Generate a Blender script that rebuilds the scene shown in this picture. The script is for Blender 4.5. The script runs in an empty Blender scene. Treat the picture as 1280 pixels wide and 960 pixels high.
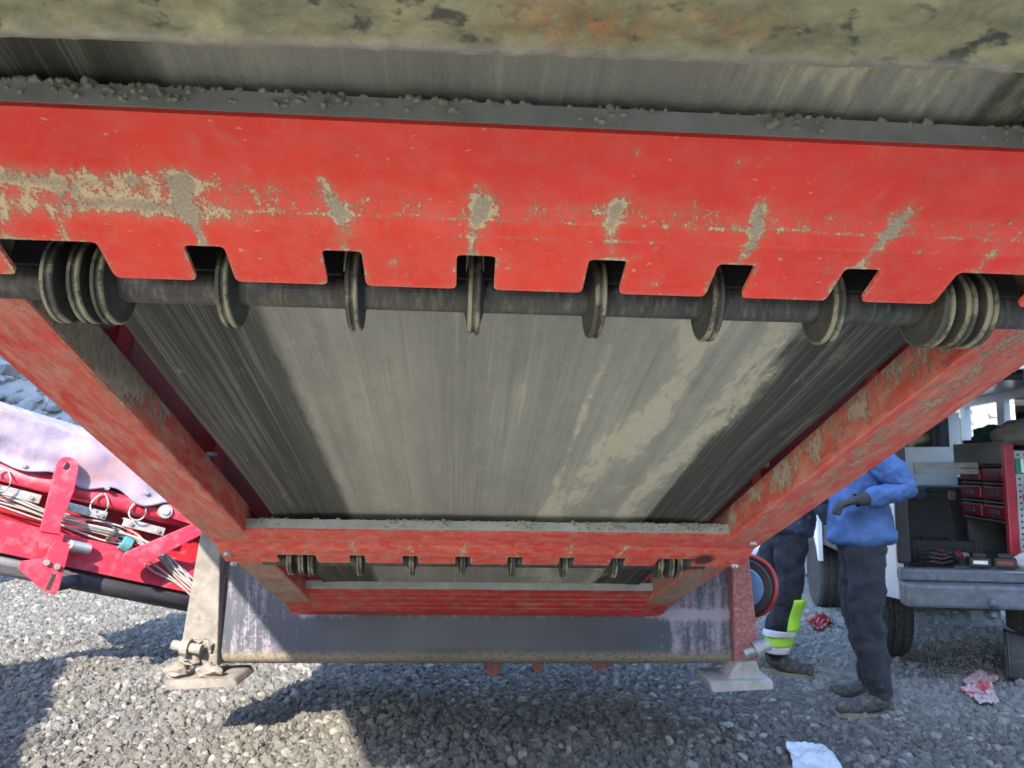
import bpy, bmesh, math, random
from mathutils import Vector, Matrix, noise as mnoise
import numpy as np
random.seed(7); np.random.seed(7)
R = math.radians
SC = bpy.context.scene
COL = SC.collection

# ------------------------------------------------------------------ camera, sky, sun, exposure
CAM_H, PITCH, FPX = 1.30, R(6.0), 960.0
cam_d = bpy.data.cameras.new('camera'); cam = bpy.data.objects.new('camera', cam_d); COL.objects.link(cam)
cam_d.sensor_width = 36; cam_d.lens = 27.0; cam_d.clip_start = .02; cam_d.clip_end = 800
cam.location = (0, 0, CAM_H); cam.rotation_euler = (R(90) + PITCH, 0, 0)
cam_d.dof.use_dof = True; cam_d.dof.focus_distance = 1.35; cam_d.dof.aperture_fstop = 12.0
SC.camera = cam
SUN_EL, SUN_AZ = R(33), R(10)          # light travels ahead and a little to the right
world = bpy.data.worlds.new("World"); SC.world = world; world.use_nodes = True
wn = world.node_tree; wn.nodes.clear()
sky = wn.nodes.new('ShaderNodeTexSky'); sky.sky_type = 'NISHITA'; sky.sun_disc = False
sky.sun_elevation = SUN_EL; sky.sun_rotation = R(180) + SUN_AZ; sky.dust_density = .6; sky.air_density = 1.1; sky.ozone_density = 2.5
bg = wn.nodes.new('ShaderNodeBackground'); bg.inputs[1].default_value = .15
wo = wn.nodes.new('ShaderNodeOutputWorld')
wn.links.new(sky.outputs[0], bg.inputs[0]); wn.links.new(bg.outputs[0], wo.inputs[0])
sl = bpy.data.lights.new('sun', 'SUN'); sl.energy = 2.0; sl.angle = R(.5); sl.color = (1, .90, .76)
sun = bpy.data.objects.new('sun', sl); COL.objects.link(sun)
sdir = Vector((math.sin(SUN_AZ)*math.cos(SUN_EL), math.cos(SUN_AZ)*math.cos(SUN_EL), -math.sin(SUN_EL)))
sun.rotation_euler = sdir.to_track_quat('-Z', 'Y').to_euler(); sun.location = (-2, -10, 12)
SC.view_settings.view_transform = 'Standard'; SC.view_settings.look = 'None'
SC.view_settings.gamma = 1; SC.view_settings.exposure = 2.9
SC.view_settings.use_curve_mapping = False
SC.cycles.max_bounces = 8; SC.cycles.diffuse_bounces = 5; SC.cycles.glossy_bounces = 3

# ------------------------------------------------------------------ helpers
FWD = Vector((0, math.cos(PITCH), math.sin(PITCH))); DWN = Vector((0, math.sin(PITCH), -math.cos(PITCH))); RGT = Vector((1, 0, 0))
CAMP = Vector((0, 0, CAM_H))
def cdir(x, y, z): return RGT*x + DWN*y + FWD*z
def P(px, py, z):
    'world point seen at pixel (1280 wide) at depth z'
    return CAMP + cdir((px-640)/FPX*z, (py-480)/FPX*z, z)
def onground(px, py, h=0.0):
    d = cdir((px-640)/FPX, (py-480)/FPX, 1); t = (h-CAM_H)/d.z
    return CAMP + d*t

class NT:
    'small node builder'
    def __init__(s, name):
        s.m = bpy.data.materials.new(name); s.m.use_nodes = True; s.t = s.m.node_tree
        s.b = s.t.nodes['Principled BSDF']
    def n(s, typ, ins=None, **kw):
        o = s.t.nodes.new(typ)
        for k, v in kw.items(): setattr(o, k, v)
        for k, v in (ins or {}).items(): s.put(o.inputs[k], v)
        return o
    def put(s, sock, v):
        if isinstance(v, bpy.types.NodeSocket): s.t.links.new(v, sock)
        else:
            if sock.type == 'RGBA' and len(v) == 3: v = (*v, 1)
            sock.default_value = v
    def coord(s, scale=(1, 1, 1), kind='Object', loc=(0, 0, 0)):
        c = s.n('ShaderNodeTexCoord'); mp = s.n('ShaderNodeMapping', {'Vector': c.outputs[kind], 'Scale': scale, 'Location': loc}); return mp.outputs[0]
    def noise(s, vec, scale, detail=4, rough=.55, dist=0):
        return s.n('ShaderNodeTexNoise', {'Vector': vec, 'Scale': scale, 'Detail': detail, 'Roughness': rough, 'Distortion': dist}).outputs[0]
    def math(s, op, a, b=0.0, c=0.0, clamp=False):
        o = s.n('ShaderNodeMath', operation=op, use_clamp=clamp); s.put(o.inputs[0], a); s.put(o.inputs[1], b); s.put(o.inputs[2], c); return o.outputs[0]
    def rng(s, v, a, b, c=0.0, d=1.0):
        return s.n('ShaderNodeMapRange', {0: v, 1: a, 2: b, 3: c, 4: d}, clamp=True).outputs[0]
    def mix(s, f, a, b, mode='MIX'):
        o = s.n('ShaderNodeMix', data_type='RGBA', blend_type=mode)
        s.put(o.inputs[0], f); s.put(o.inputs[6], a); s.put(o.inputs[7], b); return o.outputs[2]
    def attr(s, name): return s.n('ShaderNodeAttribute', attribute_name=name).outputs['Fac']
    def bump(s, h, strength=.3, dist=.002):
        o = s.n('ShaderNodeBump', {'Height': h, 'Strength': strength, 'Distance': dist}); s.put(s.b.inputs['Normal'], o.outputs[0])
    def out(s, col, rough=.6, metal=0.0, spec=None):
        s.put(s.b.inputs['Base Color'], col); s.put(s.b.inputs['Roughness'], rough); s.put(s.b.inputs['Metallic'], metal)
        if spec is not None: s.put(s.b.inputs['Specular IOR Level'], spec)
        return s.m

DUST = (.36, .33, .245); DUSTG = (.25, .245, .215)
def simple(name, col, rough=.6, var=.25, scale=12, dust=0.0, dustcol=DUSTG, bump=.0, metal=0.0, stretch=(1, 1, 1), bscale=80):
    t = NT(name); v = t.coord(stretch)
    n1 = t.noise(v, scale, 6, .6); f = t.rng(n1, .3, .7)
    dark = tuple(c*(1-var) for c in col); lite = tuple(min(1, c*(1+var)) for c in col)
    c = t.mix(f, dark, lite)
    if dust > 0:
        n2 = t.noise(v, scale*2.3, 8, .65); c = t.mix(t.rng(n2, .68-dust*.45, .82-dust*.2, 0, min(1, .45+dust*.6)), c, dustcol)
    if bump: t.bump(t.noise(v, bscale, 5), bump)
    return t.out(c, rough, metal)

# red machine paint, attribute 'mud' lays mud where it was splashed
def red_mat(name, fst=(7, 9, 9), base=(.70, .042, .028), film=.16, drip=(1, 1, 1), mudcol=DUST, filmcol=(.55, .27, .2), palecol=(.47, .39, .25), hs=80, soft=.10, amp=4.2):
    t = NT(name); v = t.coord(); vd = t.coord(drip)
    big = t.noise(v, 5, 5, .6); c = t.mix(t.rng(big, .3, .7), tuple(x*.88 for x in base), tuple(min(1, x*1.1) for x in base))
    fl = t.noise(t.coord(fst), 3.5, 8, .7); c = t.mix(t.rng(fl, .42, .8, 0, film*1.6), c, filmcol)
    sp = t.noise(t.coord((1, 1.6, 1)), 75, 3, .5); c = t.mix(t.rng(sp, .69, .735, 0, .55), c, (.55, .40, .30))
    scr = t.noise(t.coord((fst[0]*2.7, fst[1]*9, 130)), 1, 6, .7); c = t.mix(t.rng(scr, .66, .74, 0, .3), c, (.6, .3, .22))
    mud = t.attr('mud')
    hi = t.noise(vd, hs, 12, .78, .3); hi2 = t.noise(vd, hs*6, 6, .75); hi3 = t.noise(v, 9, 5, .6)
    m = t.math('ADD', mud, t.math('MULTIPLY_ADD', t.math('SUBTRACT', hi, .5), amp, t.math('MULTIPLY', t.math('SUBTRACT', hi2, .5), amp*.65)))
    f = t.rng(m, .55, .55+soft)
    thick = t.rng(t.math('ADD', mud, t.math('MULTIPLY', t.math('SUBTRACT', hi3, .5), 1.2)), .75, 1.0)
    mc = t.mix(thick, t.mix(t.rng(hi2, .3, .7), palecol, tuple(x*1.25 for x in palecol)), t.mix(t.rng(hi2, .35, .65), tuple(x*.6 for x in mudcol), tuple(x*1.15 for x in mudcol)))
    halo = t.rng(t.math('ADD', mud, t.math('MULTIPLY', t.math('SUBTRACT', hi, .5), 1.5)), -.1, .8, 0, .40)
    c = t.mix(halo, c, (.60, .27, .19)); c = t.mix(t.math('MULTIPLY', f, .92), c, mc)
    so = t.math('ADD', t.attr('soot'), t.math('MULTIPLY', t.math('SUBTRACT', hi, .5), .9)); c = t.mix(t.rng(so, .3, .7, 0, .93), c, (.03, .027, .022))
    h = t.math('ADD', t.math('MULTIPLY', f, .6), t.math('MULTIPLY', hi2, .25)); t.bump(h, .8, .004)
    return t.out(c, t.rng(f, 0, 1, .48, .9), spec=.3)

def link(o, parent=None):
    COL.objects.link(o)
    if parent is not None: o.parent = parent
    return o
def mesh_obj(name, me, mat=None, parent=None, smooth=False, bevel=0, solid=0, auto=None):
    o = bpy.data.objects.new(name, me); link(o, parent)
    if mat: me.materials.append(mat)
    if smooth: me.polygons.foreach_set('use_smooth', [True]*len(me.polygons))
    if solid:
        md = o.modifiers.new('thickness', 'SOLIDIFY'); md.thickness = abs(solid); md.offset = 1 if solid > 0 else -1
    if bevel:
        md = o.modifiers.new('bevel', 'BEVEL'); md.width = bevel; md.segments = 2; md.limit_method = 'ANGLE'; md.angle_limit = R(35)
    return o
def obj(name, bm, mat=None, parent=None, **kw):
    me = bpy.data.meshes.new(name); bmesh.ops.recalc_face_normals(bm, faces=bm.faces); bm.to_mesh(me); bm.free()
    return mesh_obj(name, me, mat, parent, **kw)
def tag(o, label=None, cat=None, group=None, kind=None):
    if label: o['label'] = label
    if cat: o['category'] = cat
    if group: o['group'] = group
    if kind: o['kind'] = kind
    return o
def empty(name, loc=(0, 0, 0), mtx=None):
    o = bpy.data.objects.new(name, None); COL.objects.link(o); o.empty_display_size = .1
    if mtx is not None: o.matrix_world = mtx
    else: o.location = loc
    return o
def box(bm, c, s, rot=None):
    M = Matrix.Translation(Vector(c)) @ (rot.to_4x4() if rot else Matrix()) @ Matrix.Diagonal((*s, 1))
    return bmesh.ops.create_cube(bm, size=1, matrix=M)['verts']
def cyl(bm, p0, p1, r0, r1=None, seg=20, cap=True):
    p0 = Vector(p0); p1 = Vector(p1); d = p1-p0
    M = Matrix.Translation((p0+p1)/2) @ d.to_track_quat('Z', 'Y').to_matrix().to_4x4()
    bmesh.ops.create_cone(bm, cap_ends=cap, segments=seg, radius1=r0, radius2=r0 if r1 is None else r1, depth=d.length, matrix=M)
def tube(bm, pts, r, seg=8):
    pts = [Vector(p) for p in pts]; rings = []
    for i, p in enumerate(pts):
        d = (pts[min(i+1, len(pts)-1)]-pts[max(i-1, 0)]).normalized()
        q = d.to_track_quat('Z', 'Y'); rr = r[i] if isinstance(r, (list, tuple)) else r
        rings.append([bm.verts.new(p + q @ Vector((math.cos(a)*rr, math.sin(a)*rr, 0))) for a in [2*math.pi*k/seg for k in range(seg)]])
    for a, b in zip(rings, rings[1:]):
        for k in range(seg): bm.faces.new((a[k], a[(k+1) % seg], b[(k+1) % seg], b[k]))
    bm.faces.new(rings[0][::-1]); bm.faces.new(rings[-1])
def prism(bm, pts, off):
    'closed outline of 3D points pushed along off; returns nothing'
    off = Vector(off); a = [bm.verts.new(Vector(p)) for p in pts]; b = [bm.verts.new(Vector(p)+off) for p in pts]
    fa = bm.faces.new(a); fb = bm.faces.new(b[::-1]); n = len(a)
    for i in range(n): bm.faces.new((a[i], b[i], b[(i+1) % n], a[(i+1) % n]))
    bmesh.ops.triangulate(bm, faces=[fa, fb])
def lathe_x(bm, prof, seg=40):
    'profile (x, r) spun round the x axis'
    rings = [[bm.verts.new((x, r*math.cos(a), r*math.sin(a))) for a in [2*math.pi*k/seg for k in range(seg)]] for x, r in prof]
    for a, b in zip(rings, rings[1:]):
        for k in range(seg): bm.faces.new((a[k], b[k], b[(k+1) % seg], a[(k+1) % seg]))
    bm.faces.new(rings[0]); bm.faces.new(rings[-1][::-1])
def grid(name, us, vs, fn, mat, parent=None, keep=None, attrs=None, smooth=True, snap=None, **kw):
    'grid mesh over parameters us x vs; fn(u,v)->xyz; keep(u,v) drops cells; attrs {name: fn(u,v)}'
    us = list(us); vs = list(vs); nu, nv = len(us), len(vs)
    UV = [(u, v) for v in vs for u in us]
    faces = []; used = {}; nb = {}
    for j in range(nv-1):
        for i in range(nu-1):
            ids = (j*nu+i, j*nu+i+1, (j+1)*nu+i+1, (j+1)*nu+i)
            k = keep is None or keep((us[i]+us[i+1])/2, (vs[j]+vs[j+1])/2)
            if k: faces.append(ids)
            elif snap:
                for q in ids: nb[q] = 1
    if snap:
        on = set(q for f in faces for q in f)
        for q in nb:
            if q in on: UV[q] = snap(*UV[q])
    on = sorted(set(q for f in faces for q in f)); mp = {q: i for i, q in enumerate(on)}
    me = bpy.data.meshes.new(name)
    me.from_pydata([fn(*UV[q]) for q in on], [], [[mp[q] for q in f] for f in faces])
    for an, af in (attrs or {}).items():
        a = me.attributes.new(an, 'FLOAT', 'POINT'); a.data.foreach_set('value', [float(af(*UV[q])) for q in on])
    return mesh_obj(name, me, mat, parent, smooth=smooth, **kw)
def lin(a, b, n): return [a+(b-a)*i/n for i in range(n+1)]
def sstep(a, b, x):
    t = min(1, max(0, (x-a)/(b-a))); return t*t*(3-2*t)
def bell(x, c, w): return math.exp(-((x-c)/w)**2)
def rock_mesh(name, seed, sub=2, amp=.35, flat=.75):
    bm = bmesh.new(); bmesh.ops.create_icosphere(bm, subdivisions=sub, radius=1)
    o = Vector((seed*3.7, seed*1.3, seed*7.1)); rnd = random.Random(seed)
    cuts = [(Vector((rnd.uniform(-1, 1), rnd.uniform(-1, 1), rnd.uniform(-1, 1))).normalized(), rnd.uniform(.45, .8)) for _ in range(9)]
    for v in bm.verts:
        p = v.co.copy(); v.co = p*(1+amp*mnoise.noise(p*1.1+o)+.12*mnoise.noise(p*3+o))
        for nrm, dd in cuts:
            k = v.co.dot(nrm)
            if k > dd: v.co -= nrm*(k-dd)*.9
        v.co.z *= flat
    me = bpy.data.meshes.new(name); bm.to_mesh(me); bm.free(); return me

# ------------------------------------------------------------------ materials
M_red = red_mat('red_paint', drip=(1, .55, 1))
M_redbeam = red_mat('red_beam_paint', (14, 2.5, 10), base=(.50, .035, .03), film=.85, drip=(1, .45, .3), mudcol=(.25, .23, .165), filmcol=(.48, .27, .195), palecol=(.31, .26, .195), hs=34, soft=.14, amp=3.2)
M_redplain = simple('red_sheet', (.42, .032, .028), .6, .2, 8, .5, (.36, .22, .17), .2)
M_redfar = red_mat('red_paint_dusty', base=(.55, .040, .032), film=.55, drip=(1, .55, 1), filmcol=(.50, .27, .20))
M_reddark = simple('red_inner_sheet', (.33, .018, .015), .6, .3, 6, .3, (.2, .13, .1))
M_redside = simple('red_side_paint', (.42, .022, .05), .55, .2, 5, .42, (.42, .17, .20))
M_lip = simple('dusty_edge_strip', (.27, .275, .255), .9, .2, 18, .25, (.36, .35, .29), .35)
M_mud = simple('dried_mud', (.22, .22, .165), .95, .3, 60, 0, bump=.6)
M_shaft = simple('shaft_steel', (.034, .032, .030), .5, .5, 24, .42, (.16, .15, .12), .35, stretch=(2.5, .6, .6))
M_steel = simple('galvanised_steel', (.42, .42, .41), .45, .2, 25, .2, (.5, .48, .45), metal=.5)
M_bolt = simple('bolt_steel', (.35, .34, .32), .5, .2, 40, .2, metal=.6)
def disc_mat():
    t = NT('disc_rubber'); v = t.coord(); n = t.noise(v, 26, 5, .6); n2 = t.noise(v, 240, 4, .65); oi = t.n('ShaderNodeObjectInfo').outputs['Random']
    sx = t.n('ShaderNodeSeparateXYZ', {0: v}); r2 = t.math('SQRT', t.math('ADD', t.math('POWER', sx.outputs[1], 2), t.math('POWER', sx.outputs[2], 2)))
    rim = t.rng(r2, .050, .0535); side = t.rng(t.math('MULTIPLY', sx.outputs[0], t.math('SIGN', t.math('SUBTRACT', oi, .5))), -.004, .004)
    c = t.mix(t.rng(n2, .4, .75), (.024, .023, .022), (.060, .057, .048)); c = t.mix(t.rng(n, .55, .75, 0, .4), c, (.11, .105, .08))
    a = t.math('ADD', t.math('MULTIPLY', t.math('SUBTRACT', n, .5), 2.2), t.math('ADD', t.math('MULTIPLY', side, .35), t.math('MULTIPLY', t.math('SUBTRACT', n2, .5), .9)))
    c = t.mix(t.math('MULTIPLY', rim, t.rng(a, .0, .35, .10, .85)), c, (.27, .245, .165)); t.bump(n2, .4, .0008); return t.out(c, .75)
M_disc = disc_mat(); M_black = simple('notch_shade_black', (.012, .012, .012), .9, .2)  # near-black for the added strips that darken the guard notches
def belt_mat():
    t = NT('belt_rubber'); st = t.attr('stain'); ed = t.attr('edge')
    s1 = t.noise(t.coord((1, .02, 1)), 9, 6, .62); s2 = t.noise(t.coord((1, .012, 1), loc=(3, 0, 0)), 70, 5, .72); s4 = t.noise(t.coord((1, .006, 1), loc=(7, 0, 0)), 210, 3, .6); s3 = t.noise(t.coord((1, .3, 1)), 60, 6, .7)
    gr = t.noise(t.coord(), 520, 3, .75); blot = t.noise(t.coord((1, .45, 1)), 11, 9, .7); mott = t.noise(t.coord((1, .6, 1)), 55, 8, .75)
    lite = t.mix(t.rng(s1, .32, .68), (.235, .232, .205), (.325, .32, .28))
    lite = t.mix(t.rng(s2, .56, .72, 0, .6), lite, (.43, .42, .36)); lite = t.mix(t.rng(s2, .45, .30, 0, .35), lite, (.14, .14, .125))
    lite = t.mix(t.rng(s4, .60, .70, 0, .35), lite, (.45, .44, .38)); lite = t.mix(t.rng(s4, .40, .32, 0, .3), lite, (.12, .12, .105))
    lite = t.mix(t.rng(blot, .46, .66, 0, .35), lite, (.17, .17, .15)); lite = t.mix(t.rng(mott, .56, .70, 0, .45), lite, (.15, .15, .13)); lite = t.mix(t.rng(mott, .42, .30, 0, .4), lite, (.42, .41, .36))
    dark = t.mix(t.rng(s1, .36, .66), (.024, .024, .023), (.070, .070, .064)); dark = t.mix(t.rng(s2, .5, .70, 0, .7), dark, (.17, .168, .15)); dark = t.mix(t.rng(s4, .56, .68, 0, .6), dark, (.18, .178, .16))
    e = t.math('ADD', ed, t.math('MULTIPLY_ADD', t.math('SUBTRACT', s1, .5), .9, t.math('MULTIPLY', t.math('SUBTRACT', s3, .5), .35)))
    c = t.mix(t.rng(e, .32, .68), lite, dark)
    sm = t.math('ADD', st, t.math('ADD', t.math('MULTIPLY', t.math('SUBTRACT', t.noise(t.coord((1, .30, 1)), 22, 9, .68, .5), .5), 1.7), t.math('MULTIPLY_ADD', t.math('SUBTRACT', s2, .5), .6, t.math('MULTIPLY', t.math('SUBTRACT', mott, .5), .5))))
    tan = t.mix(t.rng(gr, .3, .7), (.47, .44, .33), (.58, .54, .42)); c = t.mix(t.rng(sm, .22, .80, 0, .55), c, tan); c = t.mix(t.math('MULTIPLY', t.rng(sm, .52, .60), t.rng(mott, .35, .62, .25, .75)), c, tan)
    by = t.n('ShaderNodeSeparateXYZ', {0: t.coord()}).outputs[1]; c = t.mix(t.rng(by, -.28, -.40, 0, .75), c, t.mix(t.rng(sm, .35, .6), t.mix(.6, c, (.09, .095, .03)), (.40, .38, .19)))  # overhead strip: olive, darker cast of the shade put into the belt colour
    c = t.mix(t.rng(gr, .35, .72, 0, .5), c, t.mix(.6, c, (.02, .02, .018)))
    t.bump(t.math('ADD', t.math('MULTIPLY', s2, .5), t.math('ADD', t.math('MULTIPLY', gr, .5), t.math('MULTIPLY', mott, .5))), .5, .002)
    return t.out(c, .75, spec=.3)
M_belt = belt_mat()
def crust_mat():
    t = NT('mud_caked_steel'); v = t.coord((1, 1.6, 1)); n = t.noise(v, 16, 12, .72, .15); n2 = t.noise(v, 60, 9, .75, .2); n3 = t.noise(v, 5, 3, .5); pit = t.noise(t.coord((1, 1.3, 1)), 26, 5, .6, .2)
    c = t.mix(t.rng(n, .30, .66), (.13, .135, .085), (.40, .365, .215))
    c = t.mix(t.rng(pit, .43, .36, 0, .9), c, (.05, .055, .052))
    ru = t.math('MULTIPLY', t.attr('rust'), t.rng(n2, .40, .55)); c = t.mix(ru, c, t.mix(t.rng(n2, .4, .6), (.15, .06, .02), (.38, .20, .08)))
    c = t.mix(t.rng(n2, .62, .68, 0, .5), c, (.22, .15, .07)); c = t.mix(t.attr('lip'), c, t.mix(t.rng(n2, .4, .6), (.30, .27, .25), (.38, .34, .31)))
    t.bump(t.math('ADD', t.math('MULTIPLY', n, .7), t.math('MULTIPLY', n2, .7)), 1.0, .008); return t.out(c, .9)
M_crust = crust_mat()
def apron_mat():
    t = NT('dark_apron_paint'); vs = t.coord((1, 1, .1)); v = t.coord()
    st = t.noise(vs, 26, 7, .68); fine = t.noise(v, 60, 6, .7); big = t.noise(v, 3, 4)
    c = t.mix(t.rng(big, .3, .7), (.036, .042, .060), (.068, .074, .098)); c = t.mix(t.rng(fine, .62, .75, 0, .5), c, (.24, .24, .25))
    m = t.math('ADD', t.attr('mud'), t.math('MULTIPLY_ADD', t.math('SUBTRACT', st, .5), 1.5, t.math('MULTIPLY', t.math('SUBTRACT', fine, .5), .7)))
    c = t.mix(t.rng(m, .42, .75, 0, .75), c, (.34, .29, .34)); low = t.attr('low'); c = t.mix(t.math('MULTIPLY', low, t.rng(fine, .3, .55)), c, (.27, .23, .17))
    t.bump(fine, .3, .002); return t.out(c, t.rng(m, .4, .8, .45, .9))
M_apron = apron_mat()
M_leg = simple('mud_splashed_leg', (.17, .155, .14), .9, .3, 10, .5, (.27, .25, .225), .8, bscale=24)
M_pale = simple('pale_dusty_steel', (.33, .32, .31), .8, .2, 14, .4, (.45, .43, .4), .4)
M_legred = simple('faded_red_leg', (.26, .085, .08), .7, .25, 30, .45, (.38, .30, .29), .4)

# ------------------------------------------------------------------ ground
def ground_mat():
    t = NT('gravel_ground'); v = t.coord(kind='Generated'); v = t.coord()
    n = t.noise(v, 1.2, 5); n2 = t.noise(v, 45, 5, .7); vo = t.n('ShaderNodeTexVoronoi', {'Vector': v, 'Scale': 38}); d = vo.outputs['Distance']
    c = t.mix(t.rng(n, .3, .7), (.10, .097, .086), (.15, .143, .128)); c = t.mix(t.rng(n2, .35, .7, 0, .6), c, (.055, .053, .049))
    sy = t.n('ShaderNodeSeparateXYZ', {0: v}).outputs[1]; c = t.mix(t.rng(t.math('ADD', sy, t.math('MULTIPLY', n, 1.5)), 2.6, 3.4, 1, 0), c, (.52, .48, .38))  # pale unseen ground behind camera, added to bounce light onto the conveyor underside
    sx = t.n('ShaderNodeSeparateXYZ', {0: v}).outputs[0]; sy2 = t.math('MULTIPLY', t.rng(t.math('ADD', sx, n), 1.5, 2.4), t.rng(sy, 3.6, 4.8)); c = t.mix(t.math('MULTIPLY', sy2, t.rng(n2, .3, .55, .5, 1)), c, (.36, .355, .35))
    t.bump(t.math('ADD', t.math('MULTIPLY', d, -.8), n2), .9, .02); return t.out(c, .95)
M_ground = ground_mat()
def gh(x, y):
    return .035*mnoise.noise(Vector((x*.7, y*.7, 3))) + .040*mnoise.noise(Vector((x*2.3, y*2.3, 9))) + .012*mnoise.noise(Vector((x*6, y*6, 4)))
bm = bmesh.new(); box(bm, (0, 0, 0), (0, 0, 0)); bm.free()
gs = [-400, -120, -40, -20] + lin(-12, 12, 240) + [20, 40, 120, 400]
ys = [-400, -120, -40, -14] + lin(-4, 16, 200) + [24, 40, 120, 400]
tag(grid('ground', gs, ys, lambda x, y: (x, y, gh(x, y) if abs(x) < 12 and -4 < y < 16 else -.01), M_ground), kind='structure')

def stone_mat(name, a, b, c3):
    t = NT(name); oi = t.n('ShaderNodeObjectInfo').outputs['Random']; v = t.coord(); n = t.noise(v, 2.2, 5, .65)
    cr = t.mix(oi, a, b); cr = t.mix(t.rng(oi, .8, 1.0), cr, c3); cr = t.mix(t.rng(n, .4, .75, 0, .5), cr, tuple(min(1, x*1.6) for x in b))
    if name == 'gravel_stone':
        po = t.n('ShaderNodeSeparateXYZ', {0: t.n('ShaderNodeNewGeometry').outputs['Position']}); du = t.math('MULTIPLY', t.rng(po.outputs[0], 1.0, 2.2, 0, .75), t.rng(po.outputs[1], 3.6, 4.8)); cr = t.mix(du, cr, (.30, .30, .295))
    t.bump(t.noise(v, 6, 4, .7), .5, .05); return t.out(cr, .92)
M_stone = stone_mat('gravel_stone', (.075, .073, .066), (.165, .157, .142), (.27, .26, .24))
M_rock = stone_mat('quarry_rock', (.17, .17, .17), (.26, .257, .25), (.32, .315, .30))

def gravel(name, pts_mesh, smin, smax, mat, density, seed, distmin=None):
    'geometry nodes scatter of four stone shapes over the faces of a patch'
    o = mesh_obj(name, pts_mesh, mat); ng = bpy.data.node_groups.new(name, 'GeometryNodeTree')
    ng.interface.new_socket('Geometry', in_out='INPUT', socket_type='NodeSocketGeometry'); ng.interface.new_socket('Geometry', in_out='OUTPUT', socket_type='NodeSocketGeometry')
    N = ng.nodes; L = ng.links; gi = N.new('NodeGroupInput'); go = N.new('NodeGroupOutput')
    dp = N.new('GeometryNodeDistributePointsOnFaces'); dp.inputs['Density'].default_value = density; dp.inputs['Seed'].default_value = seed
    L.new(gi.outputs[0], dp.inputs['Mesh'])
    at = N.new('GeometryNodeInputNamedAttribute'); at.data_type = 'FLOAT'; at.inputs['Name'].default_value = 'dens'
    mu = N.new('ShaderNodeMath'); mu.operation = 'MULTIPLY'; mu.inputs[1].default_value = density; L.new(at.outputs[0], mu.inputs[0]); L.new(mu.outputs[0], dp.inputs['Density'])
    gt = N.new('GeometryNodeGeometryToInstance')
    for k in range(4):
        ic = N.new('GeometryNodeMeshIcoSphere'); ic.inputs['Radius'].default_value = 1; ic.inputs['Subdivisions'].default_value = 2
        ps = N.new('GeometryNodeInputPosition'); nz = N.new('ShaderNodeTexNoise'); nz.noise_dimensions = '4D'; nz.inputs['W'].default_value = seed*3+k*5.3; nz.inputs['Scale'].default_value = 1.0; nz.inputs['Detail'].default_value = 2
        L.new(ps.outputs[0], nz.inputs['Vector'])
        sb = N.new('ShaderNodeVectorMath'); sb.operation = 'SUBTRACT'; sb.inputs[1].default_value = (.5, .5, .5); L.new(nz.outputs['Color'], sb.inputs[0])
        sc = N.new('ShaderNodeVectorMath'); sc.operation = 'SCALE'; sc.inputs['Scale'].default_value = 1.7; L.new(sb.outputs[0], sc.inputs[0])
        sp = N.new('GeometryNodeSetPosition'); L.new(ic.outputs[0], sp.inputs[0]); L.new(sc.outputs[0], sp.inputs['Offset'])
        sm = N.new('GeometryNodeSetMaterial'); sm.inputs['Material'].default_value = mat; L.new(sp.outputs[0], sm.inputs[0]); L.new(sm.outputs[0], gt.inputs[0])
    ip = N.new('GeometryNodeInstanceOnPoints'); ip.inputs['Pick Instance'].default_value = True
    L.new(dp.outputs[0], ip.inputs['Points']); L.new(gt.outputs[0], ip.inputs['Instance'])
    def rv(lo, hi, sd):
        r = N.new('FunctionNodeRandomValue'); r.data_type = 'FLOAT_VECTOR'; r.inputs[0].default_value = lo; r.inputs[1].default_value = hi; r.inputs['Seed'].default_value = sd; return r.outputs[0]
    L.new(rv((0, 0, 0), (6.28, 6.28, 6.28), 3), ip.inputs['Rotation'])
    rf = N.new('FunctionNodeRandomValue'); rf.data_type = 'FLOAT'; rf.inputs[2].default_value = 0; rf.inputs[3].default_value = 1; rf.inputs['Seed'].default_value = 5
    pw = N.new('ShaderNodeMath'); pw.operation = 'POWER'; pw.inputs[1].default_value = 2.2; L.new(rf.outputs[1], pw.inputs[0])
    ma = N.new('ShaderNodeMath'); ma.operation = 'MULTIPLY_ADD'; ma.inputs[1].default_value = smax-smin; ma.inputs[2].default_value = smin; L.new(pw.outputs[0], ma.inputs[0])
    sv = N.new('ShaderNodeVectorMath'); sv.operation = 'SCALE'; L.new(rv((.75, .75, .55), (1.25, 1.0, .85), 9), sv.inputs[0]); L.new(ma.outputs[0], sv.inputs['Scale'])
    L.new(sv.outputs[0], ip.inputs['Scale']); jn = N.new('GeometryNodeJoinGeometry'); L.new(gi.outputs[0], jn.inputs[0]); L.new(ip.outputs[0], jn.inputs[0]); L.new(jn.outputs[0], go.inputs[0])
    md = o.modifiers.new('scatter', 'NODES'); md.node_group = ng
    return o
def patch(name, us, vs, fn, dens, keep=None):
    o = grid(name, us, vs, fn, None, attrs={'dens': dens}, keep=keep); me = o.data; bpy.data.objects.remove(o); return me
def gdens(x, y):
    right = sstep(1.1, 2.2, x-.12*(y-4))*sstep(4.0, 4.8, y)
    n = .5+.5*mnoise.noise(Vector((x*1.1, y*1.1, 5)))
    return (1-.80*right)*(.25+.75*sstep(.3, .6, n+.25*mnoise.noise(Vector((x*3, y*3, 2)))))
vis = lambda x, y: abs(x) < .72*y+.35 and y > 2.7
me = patch('gravel', lin(-6.5, 6.5, 130), lin(2.6, 9.6, 70), lambda x, y: (x, y, gh(x, y)+.003), gdens, vis)
tag(gravel('gravel', me, .008, .033, M_stone, 2300, 1), 'grey crushed gravel covering the ground', None, kind='stuff')
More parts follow.
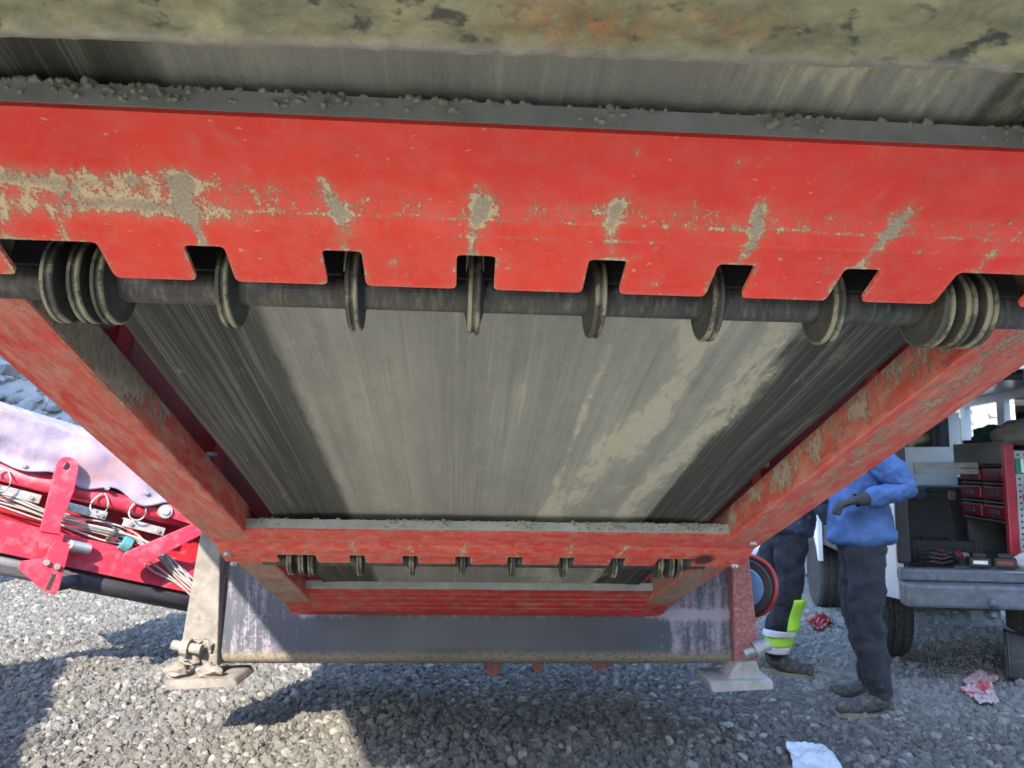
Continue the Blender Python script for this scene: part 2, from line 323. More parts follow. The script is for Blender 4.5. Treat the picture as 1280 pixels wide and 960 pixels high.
me = patch('gravel_fines', lin(-4.2, 5, 92), lin(2.6, 6.4, 38), lambda x, y: (x, y, gh(x, y)+.003), lambda x, y: .7+.3*gdens(x, y), vis)
tag(gravel('gravel_fines', me, .004, .010, M_stone, 4200, 4), 'fine grit between the gravel stones', None, kind='stuff')

stones = [rock_mesh('stone', s, 2, .3, .7) for s in range(5)]
M_pebble = stone_mat('pale_stone', (.20, .197, .185), (.33, .325, .31), (.40, .39, .37))
for m_ in stones: m_.materials.append(M_pebble)
def put_stone(p, r, name='stone', meshes=stones, i=0):
    o = bpy.data.objects.new(name, meshes[i % len(meshes)]); COL.objects.link(o); o.location = p
    o.rotation_euler = (random.uniform(-.3, .3), random.uniform(-.3, .3), random.uniform(0, 6.3)); o.scale = (r*random.uniform(.9, 1.3), r*random.uniform(.75, 1.05), r*random.uniform(.75, 1)); return o
k = 0
for px, py, rp in [(866, 903, 11), (908, 916, 12), (852, 922, 9), (925, 930, 10), (884, 890, 8), (838, 895, 7), (897, 936, 9), (862, 945, 9), (945, 905, 8), (824, 912, 6), (918, 885, 7), (955, 925, 8), (975, 945, 10), (878, 925, 7), (845, 950, 8), (930, 953, 9), (790, 905, 6), (770, 925, 6), (1215, 935, 6), (1235, 905, 5), (1010, 900, 7), (985, 885, 7), (60, 890, 9), (75, 900, 7), (180, 905, 6), (965, 880, 6), (810, 880, 5), (740, 890, 5), (1260, 945, 6)]:
    g = onground(px, py); rr = rp/FPX*g.y*.75; g.z = gh(g.x, g.y)+rr*.45
    o = put_stone(g, rr, i=k); k += 1
    if px < 300: tag(o, 'pale loose stone lying in the shade at the lower left of the gravel', 'stone', 'loose stones at the lower left')
    elif px > 1150: tag(o, 'small loose stone on the dusty ground beside the crumpled packaging', 'stone', 'loose stones near the packaging')
    else: tag(o, 'larger loose grey stone on shaded gravel before the right support foot', 'stone', 'larger stones before the right foot')

srnd = random.Random(21); n = 0
while n < 90:
    px, py = srnd.uniform(20, 1040), srnd.uniform(845, 955); g = onground(px, py); rr = srnd.uniform(.010, .024)*(1 if srnd.random() < .8 else 1.5); g.z = gh(g.x, g.y)+rr*.4
    tag(put_stone(g, rr, i=n), 'small pale stone lying loose among the darker gravel', 'stone', 'pale stones scattered over the gravel'); n += 1
# rock bank behind everything
def bank(x, y):
    t = sstep(9, 17, y+.15*x); return 6.0*t + .5*mnoise.noise(Vector((x*.35, y*.35, 1)))*sstep(9, 11, y) - .02
bx = lin(-30, 30, 60); by = lin(9, 40, 40)
tag(grid('rock_bank', bx, by, lambda x, y: (x, y, bank(x, y)), M_ground), kind='structure')
me = patch('bank_rubble', lin(-16, 16, 40), lin(9.5, 18, 20), lambda x, y: (x, y, bank(x, y)+.02), lambda x, y: 1.0, lambda x, y: x < -3 or x > 3)
tag(gravel('bank_rubble', me, .06, .22, M_rock, 22, 8), 'broken rock rubble covering the bank', None, kind='stuff')
rocks = [rock_mesh('rock', 20+s, 3, .35, .85) for s in range(6)]
for m_ in rocks: m_.materials.append(M_rock)
n = 0
for _ in range(900):
    x = random.uniform(-11, -4.6); y = random.uniform(9.8, 15)
    if n >= 130: break
    z = bank(x, y); r = random.uniform(.12, .34)
    px = 640+x/y*960
    if px < -90 or px > 210: continue
    tag(put_stone((x, y, z+r*.35), r, 'rock', rocks, n), 'broken grey rock heaped on the bank behind the side conveyor', 'rock', 'rocks heaped behind the side conveyor'); n += 1

# ------------------------------------------------------------------ main conveyor frame of reference
O1 = Vector((.029, -.119, 1.04)); O2 = Vector((-.077, .559, 2.45))
dv = (O2-O1); SPAN = dv.length; dv.normalize()
cu = Vector((12510, 390, 960)); cu = (cu - dv*cu.dot(dv)).normalized(); wv = dv.cross(cu); 
if wv.y > 0: wv = -wv
cw = lambda a: cdir(*a)
U, V, W = cw(cu), cw(dv), cw(wv)
MC = Matrix(((U.x, V.x, W.x, 0), (U.y, V.y, W.y, 0), (U.z, V.z, W.z, 0), (0, 0, 0, 1)))
MC = Matrix.Translation(CAMP + cw(O1)) @ MC
conv = empty('belt_conveyor', mtx=MC)
tag(conv, 'red framed belt conveyor overhead seen from below, dusty grey belt on disc rollers', 'conveyor')

RB, VN, VT = .055, -2.7, 2.58       # disc radius, head end, tail end
def stain(u, v):
    w1 = .245 + .05*math.sin(v*3.1+.4) + .03*mnoise.noise(Vector((v*4, 0, 1))) - .02*v
    a = .72*bell(u, w1, .055) * (1 - .55*bell(v, .35, .12))
    a += .68*bell(u, .405+.02*math.sin(v*4), .045) + .36*bell(u, .31, .03)
    a += .45*bell(u, .15, .012) + .5*bell(u, .02, .03)*bell(v, .42, .02)
    return a if v > -.2 else max(a*.75, .55*bell(u, .27, .02)+.55*bell(u, .36, .03)+.5*bell(u, .20, .015)+.6*bell(u, .47, .05))
def bedge(u, v):
    return sstep(.35, .48, -u)*1.1 + sstep(.42, .48, u)*1.2
us = lin(-.622, .632, 110); vsb = lin(VN, VT, 170)
def beltz(u, v): return RB+.002 - .012*sstep(.5, .64, abs(u))*(.6+.4*math.sin(v*5+u)) + .003*math.sin(v*2.2)
tag(grid('conveyor_belt', us, vsb, lambda u, v: (u, v, beltz(u, v)), M_belt, conv, attrs={'stain': stain, 'edge': bedge}, solid=.01), 'dusty grey return belt with tan mud streaks')
bm = bmesh.new(); box(bm, (0, (VN+VT)/2, .46), (1.40, VT-VN, .012)); obj('carrying_belt', bm, simple('carry_belt_rubber', (.05, .05, .048), .8, .3, 20, .3), conv)

bm = bmesh.new(); box(bm, (-1.235, (VN+VT)/2, .75), (.85, VT-VN, .010)); box(bm, (-1.655, (VN+VT)/2, .81), (.010, VT-VN, .11)); obj('shade_wing', bm, M_reddark, conv)  # added wing, hidden from the camera, that keeps sun off the apron
bm = bmesh.new(); box(bm, (.97, (VN+VT)/2, .62), (.30, VT-VN, .010)); box(bm, (1.115, (VN+VT)/2, .70), (.010, VT-VN, .16)); obj('shade_wing', bm, M_reddark, conv)  # matching added shade wing on the right, also out of sight
bm = bmesh.new(); cyl(bm, (-.66, VT-.16, .265), (.66, VT-.16, .265), .185, seg=40); obj('tail_drum', bm, M_belt, conv)
bm = bmesh.new(); box(bm, (0, VT+.03, .25), (1.62, .012, .52)); obj('tail_plate', bm, M_reddark, conv)
# side beams: box sections with mud on them
def beam(sg):
    u0, u1, h = .69*sg, .81*sg, (.078 if sg < 0 else .085)
    prof = [(u1, h), (u1, .004), (u1-.004*sg, 0)]
    prof += [(u1+(u0-u1)*k/10, 0) for k in range(1, 10)] + [(u0+.006*sg, 0), (u0+.001*sg, .003), (u0, .009)]
    prof += [(u0, .009+(h-.009)*k/8) for k in range(1, 9)] + [(u1, h)]
    npf = len(prof)-1
    def fn(i, v): a, b = prof[int(i) % npf]; return (a, v, b)
    def mud(i, v):
        i = int(i) % npf; uu, ww = prof[i]; inner = abs(uu) < .70 and ww > .004
        if inner:
            g = .5+.5*mnoise.noise(Vector((v*2.5, ww*8, sg)))
            if sg < 0: return 1.1*sstep(.85, .25, v)*(.45+.55*sstep(.0, .05, ww+.05*sstep(.45, .1, v))) + .40*g*sstep(-.02, .08, ww) + .5*sstep(.06, .085, ww)*sstep(2.2, 1.0, v) - .1
            return .52+.3*g-.35*sstep(.05, .01, ww)
        g = mnoise.noise(Vector((v*1.7, uu*14, 4)))
        if sg < 0: return .26+.30*g+.45*sstep(1.0, 1.6, v)-.25*sstep(.72, .78, abs(uu))*sstep(.9, .6, v)
        return .20+.30*g+.24*bell(abs(uu), .735, .03)+.35*sstep(1.2, 1.9, v)
    o = grid('side_beam', list(range(npf))+[npf], lin(VN, VT-.02, 260), fn, M_redbeam, conv, attrs={'mud': mud}, smooth=False)
    tag(o, 'left red side beam crusted with grey mud inside' if sg < 0 else 'right red side beam smeared with tan mud')
    # upper side plate with stiffening angle and bolts
    bm = bmesh.new(); box(bm, (.805*sg, (VN+VT)/2, .27), (.008, VT-VN-.04, .365)); sp = obj('side_plate', bm, M_reddark, conv)
    for v in (-.35, .55, 1.25, 2.0):
        b2 = bmesh.new(); box(b2, (.785*sg, v, .24), (.03, .012, .30)); obj('stiffener', b2, M_reddark, sp)
    for v in (.45, 1.17):
        b2 = bmesh.new(); cyl(b2, (.795*sg, v, .19), (.775*sg, v, .19), .009, seg=6); cyl(b2, (.78*sg, v, .19), (.765*sg, v, .19), .005, seg=8); obj('bolt', b2, M_steel, sp)
beam(-1); beam(1)

# disc return rollers
DISCS = [x*.16 for x in (-2.5, -1.5, -.5, .5, 1.5, 2.5)] + [s*(.58+k*.031) for s in (-1, 1) for k in (-1, 0, 1)]
bm = bmesh.new(); lathe_x(bm, [(-.013, .027), (-.0105, .034), (-.0085, RB-.009), (-.0080, RB-.002), (-.0065, RB), (-.0028, RB), (-.0018, RB-.0035), (.0018, RB-.0035), (.0028, RB), (.0065, RB), (.0080, RB-.002), (.0085, RB-.009), (.0105, .034), (.013, .027)], 48)
disc_proto = obj('disc', bm, M_disc, None, smooth=False); disc_mesh = disc_proto.data; bpy.data.objects.remove(disc_proto)
def roller(v0, label):
    r = bpy.data.objects.new('return_roller', None); link(r, conv); r.location = (0, v0, 0); r.empty_display_size = .05; r['label'] = label
    bm = bmesh.new(); prof = [(-.79, .012), (-.70, .012), (-.70, .025), (.70, .025), (.70, .012), (.79, .012)]
    lathe_x(bm, prof, 32); obj('shaft', bm, M_shaft, r, smooth=False)
    for u in DISCS:
        d = bpy.data.objects.new('disc', disc_mesh); link(d, r); d.location = (u+random.uniform(-.003, .003), 0, 0)
        d.rotation_euler = (random.uniform(0, 6), random.uniform(-.02, .02), random.uniform(-.03, .03))
    bm = bmesh.new(); ed_ = [-.68]+sorted(DISCS)+[.68]
    for a, b in zip(ed_, ed_[1:]): box(bm, ((a+b)/2, -.032, .029), (b-a-.024, .005, .052))
    obj('notch_shade_comb', bm, M_black, r)  # black strips added behind the notches to stand in for shade
    for s in (-1, 1):
        bm = bmesh.new(); prism(bm, [(s*.70, -.04, .085), (s*.70, .04, .085), (s*.70, .025, -.012), (s*.70, -.025, -.012)], (s*-.006, 0, 0)); obj('end_bracket', bm, M_redplain, r)
roller(0, 'near dark roller carrying rubber discs'); roller(SPAN, 'far dark roller carrying rubber discs')

# roller guards: bent red plate with notches for the discs
NOT = [(u, .0235) for u in DISCS[:6]] + [(-.58, .058), (.58, .058)]
PROF = [(-.30, .012), (-.190, .003), (-.150, -.009), (-.055, -.022)]     # (v, w) from the lip fold to the lower edge
acc = [0]
for a, b in zip(PROF, PROF[1:]): acc.append(acc[-1]+math.hypot(b[0]-a[0], b[1]-a[1]))
SL = acc[-1]; ND = .062
def pat(s):
    for i in range(3):
        if s <= acc[i+1] or i == 2:
            f = (s-acc[i])/(acc[i+1]-acc[i]); return (PROF[i][0]+f*(PROF[i+1][0]-PROF[i][0]), PROF[i][1]+f*(PROF[i+1][1]-PROF[i][1]))
def smin(a, b, k):
    h = max(k-abs(a-b), 0)/k; return min(a, b)-h*h*k*.25
def inside(u, s, hw):
    A = SL-s; best = 9
    for c, w in NOT:
        rr = .006; qx = abs(u-c)-(w-rr); qy = (SL-s)-(ND-rr)
        d = math.hypot(max(qx, 0), max(qy, 0))+min(max(qx, qy), 0)-rr; best = min(best, d)
    return smin(A+.0005, best, .010)
def guard(v0, hw, seed, label, far=False):
    rnd = random.Random(seed)
    def fn(u, s): v, w = pat(s); return (u, v+v0, w)
    def snap(u, s):
        for _ in range(3):
            e = 5e-4; f = inside(u, s, hw); gx = (inside(u+e, s, hw)-inside(u-e, s, hw))/(2*e); gy = (inside(u, s+e, hw)-inside(u, s-e, hw))/(2*e); g2 = gx*gx+gy*gy+1e-6
            u -= f*gx/g2; s -= f*gy/g2
        return (u, min(s, SL))
    specks = [(rnd.uniform(-hw, hw), rnd.uniform(.02, SL), rnd.uniform(.003, .009), rnd.uniform(.35, .6)) for _ in range(40)]
    def mud(u, s):
        f = s/SL; a = -.20+.14*mnoise.noise(Vector((u*9, s*25, seed)))
        for k, (c, w) in enumerate(NOT):
            if k < 6:
                tilt = c*.0; x = u-c-.006*math.sin(s*40+k*2)-.05*(.62-f)*(c*1.0)+.010*(k == 0)*(f-.6)*4
                a += (.5 if far else 1)*(1.35, .85, .80, .75, .95, 1.25)[k]*bell(x, 0, .0055+.005*bell(f, .45, .14))*sstep(.22, .42, f)*(.85+.15*math.sin(f*23+k*1.7))*(1-.2*sstep(.6, .66, f)*(k % 2))
                a += (.2 if far else (.2, .38, .55, .42, .3, .2)[k])*bell(x, 0, .020)*bell(f, .46, .15) + .2*bell(x, 0, .03)*sstep(.6, .75, f)
            else:
                for q in (-.031, .031): a += .55*bell(u-c-q-.006*math.sin(s*60+k), 0, .008)*sstep(.5, .62, f)
        if not far:
            L = sstep(-.28, -.42, u)
            a += L*(.95*bell(f, .38+.05*mnoise.noise(Vector((u*7, 2, 0))), .070)*(.55+.75*(.5+.5*mnoise.noise(Vector((u*6, 5, 1))))) + .9*bell(f, .54+.02*math.sin(u*30), .055)*(.55+.6*(.5+.5*mnoise.noise(Vector((u*8, 9, 1))))))
            a += .55*bell(f, .525+.02*mnoise.noise(Vector((u*16, 0, 3)))+.012*mnoise.noise(Vector((u*50, 0, 3))), .007)*(u > -.4)
            a += .42*bell(f, .62+.02*mnoise.noise(Vector((u*11, 4, 3))), .006)*(u > -.1)
            a += .30*bell(f, .47, .10)+.10*sstep(.3, .5, f)+.30*sstep(.65, .8, f)*bell(u, -.62, .05)
        else: a += .22+.2*mnoise.noise(Vector((u*5, s*9, 2)))*(.4)
        for x, y, r, k in specks: a += k*bell(u, x, r)*bell(s, y, r*rnd_ratio)
        e = inside(u, s, hw); a += .42*bell(e, 0, .005)
        return a
    rnd_ratio = 1.4
    g = grid('roller_guard', lin(-hw, hw, int(2*hw/.004)), lin(0, SL, 66), fn, M_redfar if far else M_red, conv, keep=lambda u, s: inside(u, s, hw) > 0, attrs={'mud': mud, 'soot': (lambda u, s: 1.1*bell(u, .665, .035)*bell(s, .19, .045)) if far else (lambda u, s: 0)}, snap=snap, smooth=False, solid=-.006)
    tag(g, label)
    # dusty upturned lip along the upper edge
    lw = hw if not far else .745
    bm = bmesh.new(); n = 160
    rows = []
    for i in range(n+1):
        u = -lw+2*lw*i/n; j = .0012*mnoise.noise(Vector((u*30, seed, 0)))
        rows.append([bm.verts.new((u, v0-.302+a+j*.5, b+(j if b > .03 else 0))) for a, b in ((.003, .0125), (.0012, .0125), (.001, .039), (.009, .039), (.009, .0125))])
    for a, b in zip(rows, rows[1:]):
        for q in range(5): bm.faces.new((a[q], a[(q+1) % 5], b[(q+1) % 5], b[q]))
    bm.faces.new(rows[0]); bm.faces.new(rows[-1][::-1]); obj('upturned_lip', bm, M_lip, g)
    # crumbs of dried mud on the lip, uncountable
    bm = bmesh.new()
    cl = [rnd.uniform(-lw, lw) for _ in range(20)]
    for _ in range(480):
        u = rnd.gauss(rnd.choice(cl), .03) if rnd.random() < .85 else rnd.uniform(-lw, lw)
        if abs(u) > lw: continue
        r = rnd.uniform(.0012, .004)*(1 if rnd.random() < .85 else 1.6)
        z = .039 if rnd.random() < .6 else rnd.uniform(.018, .038)
        M = Matrix.Translation((u, v0-.302-(.000 if z < .039 else -.003)+rnd.uniform(-.002, .002), z+r*.3)) @ Matrix.Rotation(rnd.uniform(0, 3), 4, 'Z') @ Matrix.Diagonal((r*1.5, r, r*.9, 1))
        bmesh.ops.create_icosphere(bm, subdivisions=1, radius=1, matrix=M)
    tag(obj('mud_crumbs', bm, M_mud, g), kind='stuff')
    if far:
        for u, v in ((-.775, -.13), (-.775, -.05), (.775, -.25), (.775, -.07)):
            bm = bmesh.new(); vv, ww = pat(min(SL, max(0, v+.30))); cyl(bm, (u, v0+v, ww-.006), (u, v0+v, ww-.016), .012, seg=6); obj('bolt', bm, M_bolt, g)
guard(0, .86, 3, 'near red notched roller guard splashed with mud')
guard(SPAN, .80, 11, 'far red notched roller guard with dusty film', True)

# slotted tail guard
tg = bpy.data.objects.new('tail_guard', None); link(tg, conv); tg.location = (0, VT-.36, .012)
bm = bmesh.new(); box(bm, (0, -.002, .030), (1.50, .008, .030)); obj('upturned_lip', bm, M_lip, tg)
for k in range(5):
    bm = bmesh.new(); a0 = k*.052; zz = .012-.010*k; 
    pts = [(-.69, a0+.002, zz+.004), (-.69, a0+.041, zz-.004), (-.69, a0+.041, zz+.001), (-.69, a0+.002, zz+.009)]
    prism(bm, pts, (1.38, 0, 0)); obj('slat', bm, M_redplain, tg, bevel=.001)
for s in (-1, 1):
    bm = bmesh.new(); prism(bm, [(s*.69, 0, .02), (s*.69, .26, -.035), (s*.69, .26, .05), (s*.69, 0, .05)], (s*.10, 0, 0)); obj('end_plate', bm, M_redplain, tg)
    bm = bmesh.new(); cyl(bm, (s*.745, .05, .01), (s*.745, .05, -.012), .016, seg=12); obj('bolt', bm, M_bolt, tg)

# mud caked cross beam right over the camera
def cbf(u, q):
    'q runs along the section: lip up, then the bottom, rising to the back'
    pr = [(.006, .09), (.004, .02), (0, .004), (-.006, 0), (-.03, 0), (-.06, 0), (-.10, 0), (-.14, 0), (-.18, 0), (-.22, 0), (-.26, 0), (-.30, .003), (-.305, .09)]
    i = min(len(pr)-2, int(q)); f = q-i; v = pr[i][0]+f*(pr[i+1][0]-pr[i][0]); w = pr[i][1]+f*(pr[i+1][1]-pr[i][1])
    lump = .005*max(0, mnoise.noise(Vector((u*28, v*40, 2))))+.004*max(0, mnoise.noise(Vector((u*70, v*80, 9))))+.003*mnoise.noise(Vector((u*9, v*14, 5)))
    return (u, -.455+v-.020*u, -.07+w-lump*(1 if q > 2 else .3))
o = grid('cross_beam', lin(-.95, .95, 320), lin(0, 12, 72), cbf, M_crust, conv, attrs={'rust': lambda u, q: bell(u, -.01, .06)*bell(q, 4.1, .8)+.6*bell(u, .10, .04)*bell(q, 4.3, .5), 'lip': lambda u, q: sstep(3.6, 2.8, q)*.8}, smooth=True)
tag(o, 'mud caked steel cross beam with rust patch close overhead')

# ------------------------------------------------------------------ chassis behind the tail: dark apron and two support legs
ZC = 3.50
base = P(590, 830, ZC); ch = empty('machine_chassis', (base.x, base.y, 0))
tag(ch, 'dark grey steel machine apron with two mud splashed support legs below the conveyor tail', 'machine chassis')
inv = Matrix.Translation(ch.location).inverted()
def L(px, py, z): return inv @ P(px, py, z)
xl, xr = L(268, 750, ZC).x, L(917, 750, ZC).x
zb, zc, zt = L(590, 829, ZC).z, L(590, 767, ZC).z, L(590, 640, ZC).z
yl, yr = L(372, 765, ZC).x, L(838, 765, ZC).x
y0 = L(590, 800, ZC).y
def apf(x, q):
    'q: 0 top .. 1 bottom edge, 1..1.6 rolls under and back'
    rb = .07
    if q <= 1: return (x, y0+.02*(1-q), zt+(zb+rb-zt)*q)
    a = (q-1)*math.pi/2; return (x, y0+rb-rb*math.cos(a)+0, zb+rb-rb*math.sin(a)) if q < 2 else (x, y0+rb+(q-2)*.9, zb)
qc = (zc-zt)/(zb+.07-zt)
def keepap(x, q):
    if q > qc: return True
    r = .06; 
    if x < yl: return True
    if x > yr: return True
    if q > qc-.07:
        if x < yl+.05 and (x-yl-.05)**2+((q-(qc-.07))*.9)**2 > .05**2: return True
        if x > yr-.05 and (x-yr+.05)**2+((q-(qc-.07))*.9)**2 > .05**2: return True
    return False
def apmud_glint(x, q):
    side = max(sstep(yl+.12, yl-.02, x), sstep(yr-.15, yr+.05, x))
    return .05+.42*side+.50*bell(q, qc+.01, .035)*(q > qc-.05)*(x > yl) + .15*bell(x, yr+.02, .06) + .1*mnoise.noise(Vector((x*3, q*2, 0)))  # dust streaks, plus a painted highlight along the opening's upper edge
o = grid('apron', lin(xl, xr, 150), lin(0, 1, 60)+lin(1, 2, 10)[1:]+[2.3, 3], apf, M_apron, ch, keep=keepap, attrs={'mud': apmud_glint, 'low': lambda x, q: sstep(1.0, 1.35, q)+.25*sstep(.93, 1.1, q)*(.5+.5*mnoise.noise(Vector((x*4, 0, 0))))}, smooth=True, solid=-.012)
o['label'] = 'dark blue grey apron plate streaked with dust'
bm = bmesh.new(); box(bm, ((xl+xr)/2, y0+.55, zt-.1), (xr-xl-.1, .9, .35)); obj('cross_member', bm, M_apron, ch)
for s, x in ((1, xl-.004), (-1, xr+.004)):
    bm = bmesh.new(); box(bm, (x, y0+.45, (zb+zt)/2+.05), (.012, .86, zt-zb-.12)); obj('side_panel', bm, M_apron if s > 0 else M_legred, ch)
# legs
def leg(tl, tr, br, bl, z, dz, footpts, mat, label, pin):
    bm = bmesh.new(); pts = [L(*p, z) for p in (tl, tr, br, bl)]
    prism(bm, pts, (0, dz, 0)); bmesh.ops.subdivide_edges(bm, edges=bm.edges[:], cuts=4, use_grid_fill=True)
    lg = obj('leg', bm, mat, ch, bevel=.006); lg['label'] = label
    bm = bmesh.new(); fp = [L(*p, z-.06) for p in footpts]; prism(bm, fp, (0, .24, 0)); obj('foot', bm, M_leg if mat == M_leg else M_pale, lg, bevel=.01)
    bm = bmesh.new(); a = L(*pin[0], z-.04); b = L(*pin[1], z-.05); cyl(bm, a, b, .022, seg=12); cyl(bm, a+(b-a)*.35, a+(b-a)*.6, .038, seg=12); obj('pin', bm, M_leg if mat == M_leg else M_bolt, lg)
    if mat == M_legred:
        bm = bmesh.new(); prism(bm, [L(908, 852, z-.03), L(953, 851, z-.03), L(946, 826, z-.03), L(922, 828, z-.03)], (0, .14, 0)); obj('gusset', bm, M_pale, lg, bevel=.006); return
    bm = bmesh.new(); rnd = random.Random(pin[0][0]); c = L(*pin[2], z-.03)
    for _ in range(13):
        hz = rnd.uniform(-.09, .09); ww = .075+.25*max(0, -hz)
        bmesh.ops.create_icosphere(bm, subdivisions=3, radius=rnd.uniform(.018, .038), matrix=Matrix.Translation(c+Vector((rnd.uniform(-ww, ww), rnd.uniform(-.0, .05), hz-.0))) @ Matrix.Diagonal((1.5, .6, .9, 1)))
    for v in bm.verts: v.co += Vector((mnoise.noise(v.co*28), mnoise.noise(v.co*28+Vector((5, 0, 0))), mnoise.noise(v.co*28+Vector((0, 5, 0)))))*.022 + Vector((mnoise.noise(v.co*90), mnoise.noise(v.co*90+Vector((5, 0, 0))), mnoise.noise(v.co*90+Vector((0, 5, 0)))))*.008
    tag(obj('caked_mud', bm, M_leg, lg, smooth=True), kind='stuff')
leg((255, 640), (276, 668), (271, 835), (222, 830), ZC-.05, .16, [(204, 851), (292, 848), (297, 858), (206, 863)], M_leg, 'left support leg splashed with pale mud', ((216, 806), (252, 812), (243, 826)))
leg((915, 690), (936, 690), (950, 828), (918, 832), ZC-.05, .10, [(886, 852), (966, 850), (968, 862), (890, 866)], M_legred, 'right support leg of dusty faded red paint', ((962, 806), (930, 818), (925, 846)))
for k, (x, w, h) in enumerate(((616, 15, 12), (672, 11, 6), (750, 20, 4))):
    bm = bmesh.new(); prism(bm, [L(x-w, 826, ZC+.35), L(x+w, 826, ZC+.35), L(x+w*.4, 832+h, ZC+.35), L(x, 836+h, ZC+.35), L(x-w*.4, 832+h, ZC+.35)], (0, .03, 0)); obj('hanging_lug', bm, M_legred, ch, bevel=.004)

# ------------------------------------------------------------------ side conveyor at the left
A = P(-90, 588, 3.95); B = P(335, 696, 5.05)
sa = (B-A).normalized(); sb = Vector((sa.y, -sa.x, 0)).normalized(); sh = sa.cross(sb).normalized()
if sh.z < 0: sh = -sh
if sb.y > 0: sb = -sb
MS = Matrix(((sa.x, sb.x, sh.x, A.x), (sa.y, sb.y, sh.y, A.y), (sa.z, sb.z, sh.z, A.z), (0, 0, 0, 1)))
side = empty('side_conveyor', mtx=MS); tag(side, 'folded red side conveyor with dusty lilac tarpaulin and white cable bundle at the left', 'conveyor')
SLN = (B-A).length
iMS = MS.inverted()
def S(px, py, b=0.0):
    'local (a,h) where the view ray through a pixel meets the plane b'
    o = iMS @ CAMP; d = (iMS.to_3x3() @ cdir((px-640)/FPX, (py-480)/FPX, 1)); t = (b-o.y)/d.y; p = o+d*t; return p.x, p.z
M_tarp = (lambda t: (lambda v: (t.bump(t.math('ADD', t.noise(v, 7, 6, .6, 1.5), t.noise(t.coord((6, 6, .8)), 3, 4)), .5, .008), t.out(t.mix(t.rng(t.noise(v, 6, 7, .65, .8), .42, .68), (.19, .16, .22), t.mix(t.rng(t.noise(v, 2.5, 3), .45, .65), (.28, .24, .30), (.33, .19, .20))), .55))[1])(t.coord((1, 1, 1))))(NT('dusty_tarpaulin'))
M_cable = simple('white_cable', (.30, .295, .28), .6, .12, 30, .3, (.4, .36, .3))
M_sbelt = simple('side_belt_rubber', (.045, .045, .055), .6, .3, 10, .45, (.16, .14, .17), stretch=(.1, 1, 1))
zt_ = [.47, .15]
def tarpz(a, q): # q 0 top .. 1 bottom (scalloped)
    base = .150 + .035*math.sin(a*2*math.pi/.62+.6)**2*(-1) + .012*math.sin(a*17)
    return .40 + (base-.40)*q
tarp = grid('tarpaulin', lin(0, SLN, 110), lin(-.5, 1, 40), lambda a, q: (a, .055 + .02*mnoise.noise(Vector((a*5, q*3, 1))) + .012*math.sin(a*11+q*3)*max(q, 0) - (.09 if q < 0 else 0)*abs(q)*9*.5 + .02*q, tarpz(a, q) if q > 0 else .40+.05*min(1, -q*3)), M_tarp, side, smooth=True, solid=-.006)
bm = bmesh.new(); tube(bm, [(0, .0, .09), (SLN, .0, .09)], .052, 14); obj('top_rail', bm, M_redside, side, smooth=True)
bm = bmesh.new(); box(bm, (SLN/2, -.10, -.02), (SLN, .02, .34)); obj('web_plate', bm, simple('red_web', (.34, .010, .022), .5, .2, 8, .25, (.45, .2, .22)), side)
bm = bmesh.new(); box(bm, (SLN/2, -.02, -.235), (SLN, .03, .17)); box(bm, (SLN/2, -.055, -.155), (SLN, .09, .012)); obj('lower_plate', bm, M_redside, side, bevel=.004)
bm = bmesh.new(); tube(bm, [(0, -.10, -.37), (SLN, -.10, -.37)], .068, 18); obj('belt_edge', bm, M_sbelt, side, smooth=True)
bm = bmesh.new(); box(bm, (SLN/2, -.35, .05), (SLN, .46, .5)); obj('inner_trough', bm, M_reddark, side)
for px, py in ((30, 582), (134, 610), (183, 616)):
    a, h = S(px, py, .085); bm = bmesh.new(); cyl(bm, (a, .06, h), (a, .092, h), .012, seg=12); bolt = obj('tarpaulin_bolt', bm, M_bolt, side)
for px, py, w in ((20, 612, .26), (110, 635, .22), (182, 655, .24)):
    a, h = S(px, py, .03); bm = bmesh.new(); box(bm, (a, .02, h-.02), (w, .012, .045)); box(bm, (a, -.01, h), (w, .06, .01)); c = obj('cleat', bm, M_steel, side, bevel=.002)
    b2 = bmesh.new(); cyl(b2, (a+.08, .02, h-.02), (a+.08, .04, h-.02), .012, seg=6); cyl(b2, (a-.08, .02, h-.02), (a-.08, .04, h-.02), .012, seg=6); obj('cleat_bolt', b2, M_bolt, c)
# wire loops that tie the tarpaulin
for px, py in ((14, 592), (136, 622), (183, 630)):
    a, h = S(px, py, .07); bm = bmesh.new(); tube(bm, [(a-.03+.055*math.sin(t)*(.35+.65*abs(math.sin(t/2))), .065, h-.045+.06*math.cos(t)) for t in lin(0, 6.0, 18)], .0045, 6); obj('wire_loop', bm, M_cable, side, smooth=True)
# cable bundle sagging along the web
rnd = random.Random(5)
CP = [(-40, 606, 0), (40, 637, 0), (80, 652, 0), (130, 664, 0), (165, 674, 0), (195, 695, .02), (220, 718, .03), (245, 742, .05), (275, 768, .05)]
for k in range(9):
    o1, o2 = rnd.uniform(-.035, .035), rnd.uniform(-.03, .03); pts = []
    for i, (px, py, b) in enumerate(CP):
        a, h = S(px, py, b); sp = 1 + .5*(i > 4); pts.append(Vector((a, b+.0+o2*.6, h + o1*sp*(1+.5*math.sin(i*1.3+k)) + .008*math.sin(i*2.1+k*1.7))))
    sm = []
    for i in range(len(pts)-1):
        p0, p1, p2, p3 = pts[max(i-1, 0)], pts[i], pts[i+1], pts[min(i+2, len(pts)-1)]
        for t in (0, .25, .5, .75): sm.append(.5*((2*p1)+(p2-p0)*t+(2*p0-5*p1+4*p2-p3)*t*t+(3*p1-p0-3*p2+p3)*t**3))
    sm.append(pts[-1]); bm = bmesh.new(); tube(bm, sm, .0056, 7); obj('cable', bm, M_cable, side, smooth=True)
